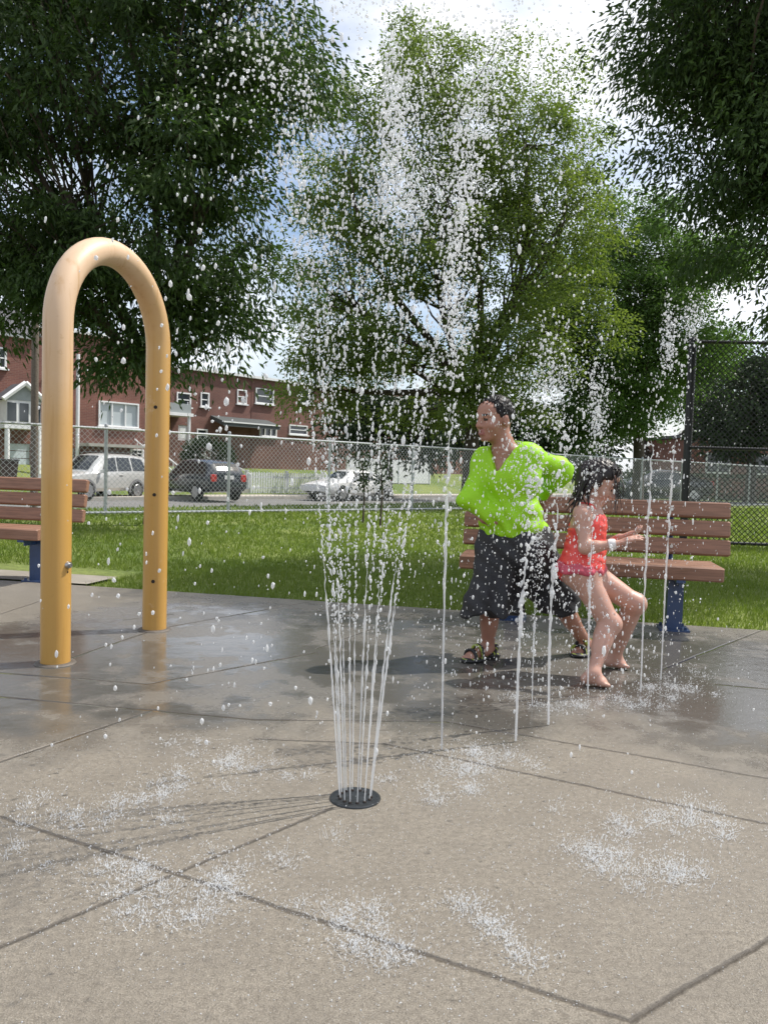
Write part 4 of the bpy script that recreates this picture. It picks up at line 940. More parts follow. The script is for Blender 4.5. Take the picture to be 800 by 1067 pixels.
# ------------------------------------------------------------------ cars
def lerp_st(S, x):
    for a, b in zip(S, S[1:]):
        if a[0] <= x <= b[0]:
            u = (x - a[0]) / (b[0] - a[0]) if b[0] > a[0] else 0; return [p + (q_ - p) * u for p, q_ in zip(a, b)]
    return list(S[-1] if x > S[-1][0] else S[0])
def ringp(s):
    x, zb, zl, zr, w, wr = s; dz_ = min(.06, max(.01, (zr - zl) * .4))
    h = [(0, zb), (.82 * w, zb), (.97 * w, zb + .13), (w, (zb + zl) / 2 + .04), (.965 * w, zl), (wr, zr - dz_), (wr * .80, zr), (0, zr + .015)]
    return [Vector((x, y, z)) for y, z in h] + [Vector((x, -y, z)) for y, z in h[-2:0:-1]]
def car(label, loc, rz, S, wheels, wr_, wins, shield, rear, paint, clad=None, head=None, tail=None):
    t = empty('parked_car', loc, rz, label, 'car', 'cars parked across the street')
    q = MB(); rings = [ringp(s) for s in S]; n = len(rings[0]); vs = [p for r_ in rings for p in r_]; fs = []
    for i in range(len(S) - 1):
        for k in range(n):
            l = (k + 1) % n; fs.append((i * n + k, i * n + l, (i + 1) * n + l, (i + 1) * n + k))
    fs.append(tuple(range(n - 1, -1, -1))); fs.append(tuple((len(S) - 1) * n + k for k in range(n)))
    q.add(vs, fs); body = q.build('body', paint, t, smooth=32)
    for sg in (1, -1):
        for (b0, b1, t0, t1) in wins:
            q = MB(); m = 5; vs = []
            for i in range(m + 1):
                u = i / m
                for (x, v) in ((b0 + (b1 - b0) * u, .10), (t0 + (t1 - t0) * u, .88)):
                    s = lerp_st(S, x); r_ = ringp(s); p = r_[4].lerp(r_[5], v); p = p + Vector((0, .012, .004)); vs.append(Vector((p.x, p.y * sg, p.z)))
            q.add(vs, [((2 * i, 2 * i + 2, 2 * i + 3, 2 * i + 1) if sg < 0 else (2 * i, 2 * i + 1, 2 * i + 3, 2 * i + 2)) for i in range(m)]); q.build('side_window', 'car_glass', t)
        for x in wheels:
            s = lerp_st(S, x); y = s[4]
            q = MB()
            for i in range(24):                       # arch lip
                a = math.pi * i / 23 * 1.12 - .19; 
                p = Vector((x + (wr_ + .075) * math.cos(a), 0, wr_ + (wr_ + .075) * math.sin(a))); p2 = Vector((x + (wr_ - .02) * math.cos(a), 0, wr_ + (wr_ - .02) * math.sin(a)))
                yy = y * 1.006; q.v += [(p.x, yy * sg, p.z), (p2.x, yy * sg, p2.z)]
            q.f = [(2 * i, 2 * i + 1, 2 * i + 3, 2 * i + 2) for i in range(23)]; q.m = [0] * 23
            q.build('wheel_arch', clad or 'trim_dark', t)
            q = MB(); yo = sg * y * 1.015; yi = sg * (y - .20); X_ = Matrix.Rotation(R(90) * sg, 4, 'X')
            prof = [(wr_ * .62, -.11), (wr_ * .94, -.10), (wr_, -.06), (wr_, .06), (wr_ * .94, .10), (wr_ * .62, .11)]
            k = len(q.v); q.lathe((0, 0, 0), prof, 28); q.v = [tuple((X_ @ Vector(p)) + Vector((x, sg * (y - .075), wr_))) for p in q.v]; wh = q.build('wheel', 'tyre', t, smooth=40)
            q = MB(); q.lathe((0, 0, 0), [(wr_ * .64, 0), (wr_ * .60, .012), (wr_ * .2, .004), (.04, .012)], 24)
            for i in range(6):
                a = i * math.pi / 3; q.box((wr_ * .38 * math.cos(a), wr_ * .38 * math.sin(a), .012), (wr_ * .5, .05, .02), 0, Matrix.Rotation(a, 4, 'Z'))
            X2 = Matrix.Rotation(R(-90) * sg, 4, 'X'); q.v = [tuple((X2 @ Vector(p)) + Vector((x, sg * (y + .038), wr_))) for p in q.v]; q.build('rim', 'rim', wh, smooth=40)
    for nm, (xa, xb, lo, hi) in (('windshield', shield), ('rear_window', rear)):
        q = MB(); vs = []; m = 4; sx = 1 if xa > xb else -1
        for i in range(m + 1):
            x = xa + (xb - xa) * i / m; r_ = ringp(lerp_st(S, x)); e = r_[6]; yw = e.y * (lo + (hi - lo) * i / m)
            for u in (-1, -.5, 0, .5, 1): vs.append(Vector((x + sx * .008, yw * u, e.z + .014 + .012 * (1 - u * u))))
        q.add(vs, [((i * 5 + k, i * 5 + k + 1, i * 5 + k + 6, i * 5 + k + 5) if sx > 0 else (i * 5 + k, i * 5 + k + 5, i * 5 + k + 6, i * 5 + k + 1)) for i in range(m) for k in range(4)]); q.build(nm, 'car_glass', t)
    xf, xr = S[-1][0], S[0][0]; sf, sr = S[-1], S[0]
    for sg in (1, -1):
        q = MB(); z = sf[2] - .06; q.rbox((xf - .08, sg * sf[4] * .80, z), (.24, sf[4] * .42, .15), .03); q.build('headlight', head or 'lamp_clear', t, smooth=30)
        q = MB(); z = sr[2] - .02; q.rbox((xr + .09, sg * sr[4] * .84, z), (.24, sr[4] * .32, .30 if tail is None else tail), .03); q.build('tail_light', 'lamp_red', t, smooth=30)
        s = lerp_st(S, shield[0] - .25); q = MB(); q.rbox((shield[0] - .28, sg * (s[4] + .10), s[2] + .08), (.12, .20, .14), .03); q.build('side_mirror', paint, t, smooth=30)
        q = MB()
        for (b0, b1, t0_, t1_) in wins[:2]:
            xm = b0 + (.15 if b1 > b0 else -.15); s = lerp_st(S, xm); q.rbox((xm, sg * (s[4] * .985 + .012), s[2] - .09), (.2, .035, .035), .01)
        q.build('door_handle', paint, t)
    q = MB(); q.rbox((xf + .005, 0, sf[2] - .20), (.06, sf[4] * 1.15, .26), .02); q.build('grille', 'trim_dark', t)
    q = MB(); q.rbox((xf - .02, 0, sf[1] + .12), (.16, sf[4] * 1.9, .20), .04); q.build('bumper', clad or paint, t, smooth=30)
    q = MB(); q.rbox((xr + .02, 0, sr[1] + .14), (.16, sr[4] * 1.9, .22), .04); q.build('bumper', clad or paint, t, smooth=30)
    q = MB(); q.box((xr - .03, 0, sr[1] + .42), (.03, .42, .15)); q.build('licence_plate', 'white_paint', t)
    return t
suv = [(-2.22, .55, .98, 1.02, .84, .72), (-2.16, .42, 1.05, 1.40, .90, .70), (-1.98, .40, 1.08, 1.72, .92, .70), (-1.3, .36, 1.08, 1.80, .93, .71), (-.2, .34, 1.06, 1.80, .93, .71), (.35, .34, 1.05, 1.72, .93, .69), (.72, .34, 1.04, 1.42, .93, .70),
       (1.05, .34, 1.02, 1.10, .93, .78), (1.6, .36, .98, 1.04, .92, .78), (2.05, .42, .92, .98, .88, .74), (2.22, .52, .84, .90, .78, .66)]
cw = V(100, 500, 31.2)
o = car('silver boxy SUV with grey cladding parked behind the fence', (cw.x, 31.2, -.455), R(247), suv, (1.38, -1.32), .37, [(.55, -.20, .28, -.22), (-.28, -1.05, -.30, -1.00), (-1.15, -1.95, -1.12, -1.78)], (1.0, .38, .92, .96), (-2.15, -2.0, .9, .9), 'paint_silver', 'trim_grey')
q = MB()
for y in (-.62, .62): q.tube([(-1.7, y, 1.80), (-1.6, y, 1.87), (.0, y, 1.87), (.15, y, 1.80)], .022, 6)
q.build('roof_rack', 'trim_dark', o)
cross = [(-2.30, .55, .95, 1.00, .82, .70), (-2.24, .42, 1.02, 1.20, .90, .70), (-2.0, .38, 1.04, 1.50, .93, .66), (-1.5, .34, 1.03, 1.63, .94, .66), (-.4, .32, 1.00, 1.68, .94, .68), (.25, .32, .98, 1.62, .94, .67), (.75, .32, .97, 1.38, .94, .68),
         (1.15, .32, .96, 1.06, .93, .76), (1.7, .34, .90, .98, .91, .74), (2.15, .40, .82, .88, .85, .70), (2.32, .50, .74, .78, .74, .62)]
cw = V(207, 500, 33.0)
car('dark navy crossover parked with its tail toward the street', (cw.x, 33.0, -.42), R(134), cross, (1.42, -1.38), .36, [(.62, -.25, .30, -.27), (-.33, -1.2, -.35, -1.15), (-1.3, -1.95, -1.27, -1.75)], (1.08, .35, .9, .95), (-2.22, -1.75, .9, .9), 'paint_navy')
sedan = [(-2.42, .48, .86, .92, .74, .62), (-2.32, .38, .94, 1.02, .86, .68), (-1.95, .32, .96, 1.07, .90, .66), (-1.35, .28, .94, 1.30, .91, .60), (-.75, .26, .92, 1.43, .91, .58), (0, .26, .90, 1.45, .91, .58), (.45, .26, .89, 1.34, .91, .59), (1.05, .26, .88, 1.00, .91, .68),
         (1.6, .27, .83, .92, .90, .72), (2.1, .32, .76, .83, .87, .70), (2.42, .42, .70, .74, .76, .58)]
cw = V(362, 500, 36.8)
car('white sedan with a dark grille parked in front of the pale board fence', (cw.x, 37.6, -.455), SA + math.pi + R(4), sedan, (1.42, -1.42), .33, [(.75, -.1, .30, -.12), (-.18, -1.05, -.2, -.90), (-1.12, -1.5, -1.0, -1.22)], (1.0, .42, .92, .9), (-1.9, -1.2, .85, .9), 'paint_white')
cw = V(683, 506, 37); car('dark sedan seen beyond the silver fence right of the crouching figure', (cw.x, 37, -.02), R(185), sedan, (1.42, -1.42), .33, [(.75, -.1, .30, -.12), (-.18, -1.05, -.2, -.90), (-1.12, -1.5, -1.0, -1.22)], (1.0, .42, .92, .9), (-1.9, -1.2, .85, .9), 'paint_black')
q = MB(); pc = V(690, 510, 37); q.box((pc.x + 14, 36.6, -.30), (31, 3.4, .6)); tag(q.build('parking_strip', 'asphalt'), 'grey paved strip with a dark car at the right', kind='structure')
# ------------------------------------------------------------------ people: smooth blended solids turned into one skin
class SDF:
    def __init__(s, lo, hi, h):
        s.lo = np.array(lo, float); s.h = h; s.n = np.ceil((np.array(hi) - s.lo) / h).astype(int) + 1
        s.D = np.full(s.n, 1.0, np.float32)
    def _win(s, lo, hi):
        a = np.clip(np.floor((np.array(lo) - s.lo) / s.h).astype(int), 0, s.n); b = np.clip(np.ceil((np.array(hi) - s.lo) / s.h).astype(int) + 1, 0, s.n)
        ax = [s.lo[i] + s.h * np.arange(a[i], b[i]) for i in range(3)]
        g = np.stack(np.meshgrid(*ax, indexing='ij'), -1).astype(np.float32)
        return (slice(a[0], b[0]), slice(a[1], b[1]), slice(a[2], b[2])), g
    def _mix(s, w, d, k):
        if d.size == 0: return
        A = s.D[w]
        if k <= 0: s.D[w] = np.minimum(A, d); return
        hh = np.maximum(k - np.abs(A - d), 0) / k; s.D[w] = np.minimum(A, d) - hh * hh * k * .25
    def cap(s, a, b, ra, rb=None, k=.03, flat=None):
        """tapered capsule; flat=(dir, f): squash by factor f along dir"""
        rb = ra if rb is None else rb; a = np.array(a, float); b = np.array(b, float); m = max(ra, rb) + k + .03
        w, g = s._win(np.minimum(a, b) - m, np.maximum(a, b) + m)
        if g.size == 0: return
        p = g - a; ab = b - a
        t = np.clip((p @ ab) / max(ab @ ab, 1e-9), 0, 1); v = p - t[..., None] * ab
        if flat is not None:
            fd = np.array(flat[0], float); fd /= np.linalg.norm(fd); q = v @ fd; v = v + (q * (1 / flat[1] - 1))[..., None] * fd
        d = np.linalg.norm(v, axis=-1) - (ra + (rb - ra) * t)
        if flat is not None: d = d * flat[1] ** .5
        s._mix(w, d.astype(np.float32), k)
    def ell(s, c, r, Rm=None, k=.02, sub=False):
        c = np.array(c, float); r = np.array(r, float); m = r.max() + k + .03
        w, g = s._win(c - m, c + m)
        if g.size == 0: return
        p = g - c
        if Rm is not None: p = p @ np.array(Rm)
        k0 = np.linalg.norm(p / r, axis=-1); k1 = np.linalg.norm(p / (r * r), axis=-1) + 1e-9; d = (k0 * (k0 - 1) / k1).astype(np.float32)
        if sub:
            A = s.D[w]; e = -d; hh = np.maximum(k - np.abs(A - e), 0) / max(k, 1e-6); s.D[w] = np.maximum(A, e) + hh * hh * k * .25
        else: s._mix(w, d, k)
    def grid(s):
        ax = [s.lo[i] + s.h * np.arange(s.n[i]) for i in range(3)]
        return np.stack(np.meshgrid(*ax, indexing='ij'), -1).astype(np.float32)
    def cut(s, fn, k=.006):                    # keep where fn(grid) < 0
        e = fn(s.grid()).astype(np.float32); hh = np.maximum(k - np.abs(s.D - e), 0) / k; s.D = np.maximum(s.D, e) + hh * hh * k * .25
    def warp(s, fn): s.D = s.D + fn(s.grid()).astype(np.float32)
    def mesh(s, name, mats, parent, origin, mfn=None, it=1):
        D = s.D; I = D < 0; nx, ny, nz = D.shape
        c = np.zeros((nx - 1, ny - 1, nz - 1), np.int8)
        for i in (0, 1):
            for j in (0, 1):
                for k in (0, 1): c += I[i:nx - 1 + i, j:ny - 1 + j, k:nz - 1 + k]
        act = (c > 0) & (c < 8); idx = np.full(c.shape, -1, np.int64); ai = np.argwhere(act); idx[act] = np.arange(len(ai))
        acc = np.zeros((len(ai), 3)); cnt = np.zeros(len(ai)); X, Y, Z = ai.T
        for ax in range(3):
            o1, o2 = [a for a in range(3) if a != ax]
            for u in (0, 1):
                for v in (0, 1):
                    s0 = [0, 0, 0]; s0[o1] = u; s0[o2] = v; s1 = list(s0); s1[ax] = 1
                    d0 = D[X + s0[0], Y + s0[1], Z + s0[2]].astype(float); d1 = D[X + s1[0], Y + s1[1], Z + s1[2]].astype(float)
                    m = (d0 < 0) != (d1 < 0); t = np.where(m, d0 / np.where(m, d0 - d1, 1), 0)
                    p = np.tile(np.array(s0, float), (len(ai), 1)); p[:, ax] = t; acc[m] += p[m]; cnt[m] += 1
        vv = s.lo + s.h * (ai + acc / cnt[:, None])
        F = []
        for ax in range(3):
            o1, o2 = (ax + 1) % 3, (ax + 2) % 3
            sl0 = [slice(1, None)] * 3; sl0[ax] = slice(0, -1); sl1 = [slice(1, None)] * 3; sl1[ax] = slice(1, None)
            A = I[tuple(sl0)]; B = I[tuple(sl1)]; e = np.argwhere(A != B)
            if len(e) == 0: continue
            sg = A[A != B]; base = e.copy(); base[:, o1] += 1; base[:, o2] += 1
            ok = np.all(base[:, [o1, o2]] < np.array(c.shape)[[o1, o2]], axis=1); base = base[ok]; sg = sg[ok]
            def at_(d1, d2):
                q = base.copy(); q[:, o1] -= d1; q[:, o2] -= d2; return idx[q[:, 0], q[:, 1], q[:, 2]]
            f = np.stack([at_(1, 1), at_(0, 1), at_(0, 0), at_(1, 0)], 1); f[~sg] = f[~sg][:, ::-1]; F.append(f)
        F = np.concatenate(F); F = F[(F >= 0).all(1)]
        for _ in range(it):                     # light smoothing
            sm = np.zeros_like(vv); n = np.zeros(len(vv))
            for a in range(4):
                for b_ in ((a + 1) % 4, (a + 3) % 4): np.add.at(sm, F[:, a], vv[F[:, b_]]); np.add.at(n, F[:, a], 1)
            vv = vv * .5 + .5 * sm / np.maximum(n, 1)[:, None]
        mi = None
        if mfn is not None: mi = mfn(vv[F].mean(1))
        return np_mesh(name, vv - np.array(origin), F, mats, parent, smooth=True, midx=mi)
def skin_mat(name, c1, c2):
    m = mat(name, c1, .42, col2=c2, scale=9, spec=.5); b = m.node_tree.nodes['Principled BSDF']
    b.inputs['Subsurface Weight'].default_value = .12; b.inputs['Subsurface Radius'].default_value = (.012, .005, .003); return m
skin_mat('skin_tan', (.40, .205, .140), (.32, .150, .105)); skin_mat('skin_fair', (.56, .33, .25), (.47, .26, .20))
mat('lip', (.30, .11, .09), .4); mat('eye_dark', (.03, .02, .015), .3); mat('brow', (.035, .022, .016), .8); mat('nail', (.6, .36, .29), .3)
mat('hair_wet', (.010, .008, .008), .55, spec=.3); mat('hair_girl', (.014, .009, .008), .4, spec=.4)
mat('neon_shirt', (.42, .82, .015), .55, col2=(.36, .74, .012), scale=4, bump=.25, bscale=160)
nt, N, L = nodes_of(MAT['neon_shirt']); b = N['Principled BSDF']; out = N['Material Output']
tr = N.new('ShaderNodeBsdfTranslucent'); tr.inputs['Color'].default_value = (.5, .95, .02, 1); ms = N.new('ShaderNodeMixShader'); ms.inputs[0].default_value = .25
L.new(b.outputs[0], ms.inputs[1]); L.new(tr.outputs[0], ms.inputs[2]); L.new(ms.outputs[0], out.inputs['Surface'])
mat('black_cloth', (.009, .009, .011), .6, col2=(.016, .016, .019), scale=12, bump=.3, bscale=120); mat('blue_cloth', (.03, .06, .20), .6)
mat('sandal_black', (.015, .015, .016), .55); mat('sandal_trim', (.30, .36, .05), .5)
mat('coral_suit', (.82, .085, .065), .4, col2=(.72, .06, .055), scale=30, bump=.2, bscale=90)
mat('coral_frill', (.62, .10, .14), .5, col2=(.45, .06, .10), scale=40)
mat('lace', (.78, .74, .72), .6)
A3 = lambda v: np.array(v, float)

def face_frame(c, F, roll=0.0, nod=0.0):
    F = Vector(F).normalized(); U = Vector((0, 0, 1)); Lf = U.cross(F).normalized(); U = F.cross(Lf).normalized()
    q1 = Matrix.Rotation(nod, 3, Lf); F = q1 @ F; U = q1 @ U
    q2 = Matrix.Rotation(roll, 3, F); Lf = q2 @ Lf; U = q2 @ U
    c = Vector(c); H = lambda f, l, u: c + F * f + Lf * l + U * u
    Rm = np.array([[F.x, Lf.x, U.x], [F.y, Lf.y, U.y], [F.z, Lf.z, U.z]])
    return H, Rm, F, Lf, U
def add_head(S, H, Rm, k=1.0):
    S.ell(H(-.012 * k, 0, .030 * k), A3((.092, .074, .088)) * k, Rm, .02)
    S.ell(H(.030 * k, 0, -.040 * k), A3((.060, .056, .072)) * k, Rm, .03)
    S.ell(H(.056 * k, 0, .040 * k), A3((.034, .056, .045)) * k, Rm, .02)           # forehead
    S.cap(H(.066 * k, .012 * k, -.094 * k), H(.066 * k, -.012 * k, -.094 * k), .017 * k, None, .02)  # chin
    for sg in (1, -1):
        S.ell(H(.056 * k, sg * .036 * k, -.030 * k), A3((.028, .024, .026)) * k, Rm, .02)  # cheek
        S.cap(H(.082 * k, sg * .014 * k, .020 * k), H(.070 * k, sg * .046 * k, .018 * k), .010 * k, None, .012)  # brow ridge
        S.ell(H(.090 * k, sg * .030 * k, .000 * k), A3((.014, .017, .011)) * k, Rm, .008, sub=True)
        S.ell(H(.072 * k, sg * .030 * k, .000 * k), A3((.0145, .0145, .0135)) * k, Rm, .002)     # eyeball
        S.ell(H(-.010 * k, sg * .076 * k, -.012 * k), A3((.018, .009, .030)) * k, Rm, .010)    # ear
        S.ell(H(-.004 * k, sg * .086 * k, -.010 * k), A3((.009, .006, .016)) * k, Rm, .006, sub=True)
    S.cap(H(.088 * k, 0, .012 * k), H(.108 * k, 0, -.030 * k), .0075 * k, .0125 * k, .012)     # nose
    for sg in (1, -1): S.ell(H(.094 * k, sg * .011 * k, -.034 * k), A3((.012, .009, .009)) * k, Rm, .008)
    for (u, r_) in ((-.058, .0075), (-.071, .0085)):
        S.cap(H(.087 * k, .014 * k, u * k), H(.087 * k, -.014 * k, u * k), r_ * k, None, .010)
    S.ell(H(.098 * k, 0, -.0645 * k), A3((.010, .020, .003)) * k, Rm, .004, sub=True)
def face_mats(H, Rm, c, k=1.0, base=0):
    C = np.array(c)
    def fn(P):
        q = (P - C) @ Rm / k; f, l, u = q.T; mi = np.zeros(len(P), np.int32)
        la = np.abs(l)
        mi[(f > .074) & (la < .022) & (np.abs(u + .064) < .013)] = 1
        mi[(f > .062) & (np.abs(la - .030) < .0135) & (np.abs(u) < .0062)] = 2
        mi[(f > .058) & (la > .012) & (la < .050) & (np.abs(u - .0235 + .0000) < .0050)] = 3
        return mi
    return fn
def add_hand(S, w, d, nrm, size=1.0, curl=.35, thumb=1):
    """w wrist, d direction of the fingers, nrm normal of the palm"""
    w = Vector(w); d = Vector(d).normalized(); n = Vector(nrm); n = (n - d * n.dot(d)).normalized(); s = d.cross(n) * thumb
    z = size
    S.cap(w, w + d * .070 * z, .021 * z, .030 * z, .012, flat=(n, .55))
    for i, (off, ln) in enumerate(((.026, .062), (.009, .070), (-.009, .066), (-.025, .052))):
        p = w + d * .075 * z + s * off * z * .95; c = curl + .05 * i; dd = (d + s * off * 2.2).normalized()
        for j, fr in enumerate((.45, .32, .23)):
            q = p + (dd * math.cos(c * (j + .4)) + n * math.sin(c * (j + .4))) * ln * fr * z
            S.cap(p, q, (.0085 - .0008 * j) * z, (.0080 - .0008 * j) * z, .004); p = q
    p = w + d * .022 * z + s * .020 * z; a = p + (d * .55 + s * .75 + n * .25).normalized() * .034 * z; b_ = a + (d * .9 + s * .25 + n * .35).normalized() * .028 * z
    S.cap(p, a, .0125 * z, .0095 * z, .010); S.cap(a, b_, .0092 * z, .0075 * z, .004)
def add_foot(S, ank, toe, heel_back, size=1.0, toes=True):
    ank = Vector(ank); toe = Vector(toe); d = (toe - ank); d.z = 0; d.normalize(); s = Vector((-d.y, d.x, 0)); z = size; g = toe.z
    heel = Vector((ank.x, ank.y, g + .024 * z)) - d * heel_back; ball = Vector((toe.x, toe.y, g + .016 * z)) - d * .040 * z
    S.cap(ank, heel, .030 * z, .026 * z, .02); S.cap(heel, ball, .026 * z, .024 * z, .02); S.cap(ank + d * .01, ball, .028 * z, .018 * z, .03)
    S.cap(ball - s * .022 * z, ball + s * .022 * z, .018 * z, .018 * z, .015)
    if toes:
        for off, ln, r_ in ((-.026, .040, .0125), (-.009, .040, .009), (.004, .036, .0085), (.016, .031, .008), (.027, .025, .0075)):
            p = ball + s * off * z + Vector((0, 0, -.002)); S.cap(p, p + d * ln * z + Vector((0, 0, -.006 * z)), r_ * z, r_ * .85 * z, .005)

# ================= figure 1: neon shirt, black shorts, striding
gy = 4.22
foot1 = G(497, 688); foot2 = G(606, 681)
P1 = Vector((foot1.x + .15, foot1.y + .1, 0))
b1 = empty('person', P1, 0, 'person striding in a neon green shirt and wide black shorts, face turned left', 'person', 'people in the spray')
hc = V(515.5, 437, gy)
H, Rm, Fv, Lv, Uv = face_frame(hc, (-.86, -.52, 0), 0, R(4))
lo = A3((P1.x - .42, P1.y - .55, -.01)); hi = A3((P1.x + .68, P1.y + .60, 1.50))
S = SDF(lo, hi, .0062)
hk = 1.06
add_head(S, H, Rm, hk)
neckb = V(527, 471, gy + .01); chest = V(530, 500, gy); belly = V(533, 540, gy - .01); hip = V(536, 562, gy)
fd = Vector((-.55, -.84, 0)).normalized(); ld = Vector((-fd.y, fd.x, 0))           # facing, own left (to the image right)
S.cap(H(-.022, 0, -.05), neckb, .053, .062, .03)
shR = V(505, 480, gy + .07); shL = V(552, 477, gy - .04)
S.cap(shR, shL, .055, .055, .05, flat=(fd, .9)); S.cap(chest - ld * .05, chest + ld * .05, .100, None, .05, flat=(fd, .85)); S.cap(chest, belly, .100, .105, .06, flat=(fd, .85)); S.cap(belly - ld * .03, belly + ld * .03, .105, None, .05, flat=(fd, .9)); S.cap(hip - ld * .055, hip + ld * .055, .10, None, .05)
# own right arm (image left): elbow out, forearm back across the belly
elR = V(490, 520, gy - .04); wrR = V(504, 541, gy - .07)
S.cap(shR, elR, .045, .038, .03); S.cap(elR, wrR, .037, .024, .02)
add_hand(S, wrR, (V(520, 544, gy - .10) - wrR), (.2, .8, .3), .85, .5, -1)
# own left arm: elbow thrown back, forearm behind the back
elL = V(582, 489, gy + .12); wrL = V(566, 522, gy + .26)
S.cap(shL, elL, .045, .038, .03); S.cap(elL, wrL, .036, .024, .02); add_hand(S, wrL, (V(558, 536, gy + .30) - wrL), (-.3, -.9, 0), .85, .6, 1)
# legs
anR = V(508, 676, foot1.y + .05); knR = V(510, 628, gy - .05); hpR = V(519, 568, gy + .04)
anL = V(611, 672, foot2.y + .02); knL = V(582, 626, gy + .02); hpL = V(552, 568, gy - .03)
S.cap(hpR, knR, .078, .056, .05); S.cap(knR, anR, .052, .033, .03); S.cap(knR.lerp(anR, .25) - fd * .012, knR.lerp(anR, .45) - fd * .01, .046, .040, .03)
S.cap(hpL, knL, .078, .056, .05); S.cap(knL, anL, .052, .033, .03); S.cap(knL.lerp(anL, .25) - fd * .012, knL.lerp(anL, .45), .046, .038, .03)
toeR = Vector((foot1.x - .065, foot1.y - .06, .014)); add_foot(S, anR, toeR, .03, .95)
toeL = Vector((foot2.x - .055, foot2.y - .10, .014)); add_foot(S, anL, toeL, .03, .95)
S.mesh('body', ['skin_tan', 'lip', 'eye_dark', 'brow'], b1, P1, face_mats(H, Rm, hc, hk))
# hair
S = SDF(A3(hc) - .18, A3(hc) + .18, .005)
S.ell(H(-.016, 0, .036), (.100, .083, .094), Rm, .01)
C0 = np.array(hc)
def hairline(g):
    q = (g - C0) @ Rm; f, l, u = q[..., 0], q[..., 1], q[..., 2]
    return -(u * .80 - f * .62 + .006 + .010 * np.sin(l * 90) * (f > .02))
S.cut(hairline, .012)
S.warp(lambda g: .0035 * np.sin(g[..., 0] * 210 + 5 * np.sin(g[..., 2] * 40)) * np.sin(g[..., 1] * 190 + g[..., 2] * 120))
hb = S.mesh('hair', 'hair_wet', b1, P1)
q = MB(); rh = random.Random(9)
for i in range(420):
    d = Vector((rh.gauss(0, 1), rh.gauss(0, 1), abs(rh.gauss(0, 1)))).normalized(); f, l, u = d
    if u * .094 * .80 - f * .10 * .62 + .018 < 0: continue
    a = H(-.016 + f * .099, l * .082, .036 + u * .093); n_ = (Fv * f + Lv * l + Uv * u); c_ = a + n_ * rh.uniform(.002, .010) + Fv * rh.uniform(-.004, .020) + Lv * rh.gauss(0, .008) - Uv * rh.uniform(.0, .014)
    q.tube([a - n_ * .003, a.lerp(c_, .5) + n_ * .003, c_], [.0026, .0022, .0007], 4)
q.build('hair_tuft', 'hair_wet', hb, smooth=80, off=P1)
# shirt
S = SDF(A3((P1.x - .42, P1.y - .5, .50)), A3((P1.x + .60, P1.y + .5, 1.36)), .0062)
o_ = .022
S.cap(neckb - Vector((0, 0, .006)), chest, .074, .115, .05); S.cap(neckb - fd * .03, shL.lerp(neckb, .3), .06, .06, .05); S.cap(shR, shL, .068, .068, .06); S.cap(chest - ld * .058, chest + ld * .058, .120, None, .05, flat=(fd, .88))
hem = V(539, 553, gy)
S.cap(chest, hem - Vector((0, 0, .08)), .120, .145, .06, flat=(fd, .88)); S.cap(hem - ld * .062 - Vector((0, 0, .05)), hem + ld * .045 - Vector((0, 0, .05)), .132, None, .05, flat=(fd, .95)); S.cap(belly - ld * .055, belly + ld * .04, .125, None, .05, flat=(fd, .95))
slf = V(484, 521, gy - .07)
S.cap(shR, elR, .062, .052, .04); S.cap(elR, slf, .050, .038, .03); S.cap(elR, V(508, 536, gy - .07), .050, .050, .05)
cuff = V(588, 491, gy + .13)
S.cap(shL, elL, .064, .056, .04); S.cap(elL - Vector((.05, 0, 0)), cuff + Vector((0, 0, -.02)), .060, .058, .04); S.cap(elL, V(580, 500, gy + .15), .055, .045, .04)
S.cap(elL, wrL, .050, .040, .04)
cen = np.array(hem)
S.cut(lambda g: -(g[..., 2] - (hem.z - .034 + .012 * np.sin(g[..., 0] * 24) + .010 * np.sin(g[..., 1] * 31 + 1))), .004)
ek = (cuff - shL).normalized()
S.cut(lambda g: np.where(g[..., 0] > shL.x + .08, (g - A3(cuff + ek * .018)) @ A3(ek), -1.0), .004)
# v neck: wedge facing forward
vb = V(512, 491, gy - .13); vt = neckb
def vneck(g):
    p = g - A3(vb); side = np.abs(p @ A3(ld)); up = p[..., 2]; fr = (g - A3(chest)) @ A3(fd)
    wdg = side - (.010 + up * .50); wdg = np.maximum(wdg, -up); wdg = np.maximum(wdg, -(fr - (-.02))); return -wdg
S.cut(vneck, .008)
def collar(g):
    p = g - A3(neckb + fd * .015 + Vector((0, 0, .03))); return -(np.sqrt((p[..., 0]) ** 2 + p[..., 1] ** 2 + (p[..., 2] * .8) ** 2) - .070)
S.cut(collar, .008)
def folds(g):
    x = (g - A3(chest)) @ A3(ld); z = g[..., 2]; y = (g - A3(chest)) @ A3(fd)
    a = .0048 * np.sin((z * 1.0 + x * .9) * 62 + 2.4 * np.sin(x * 17)) * np.clip((1.02 - z) * 4, .15, 1)
    b_ = .0050 * np.sin(x * 58 + 3 * np.sin(z * 13)) * np.clip((.86 - z) * 6, 0, 1); c_ = .004 * np.sin((z * .6 - x) * 85 + 4 * np.sin(y * 15)) * np.clip(np.abs(x) * 6 - .5, 0, 1)
    return a + b_ + c_
S.warp(folds)
S.mesh('shirt', 'neon_shirt', b1, P1, it=1)
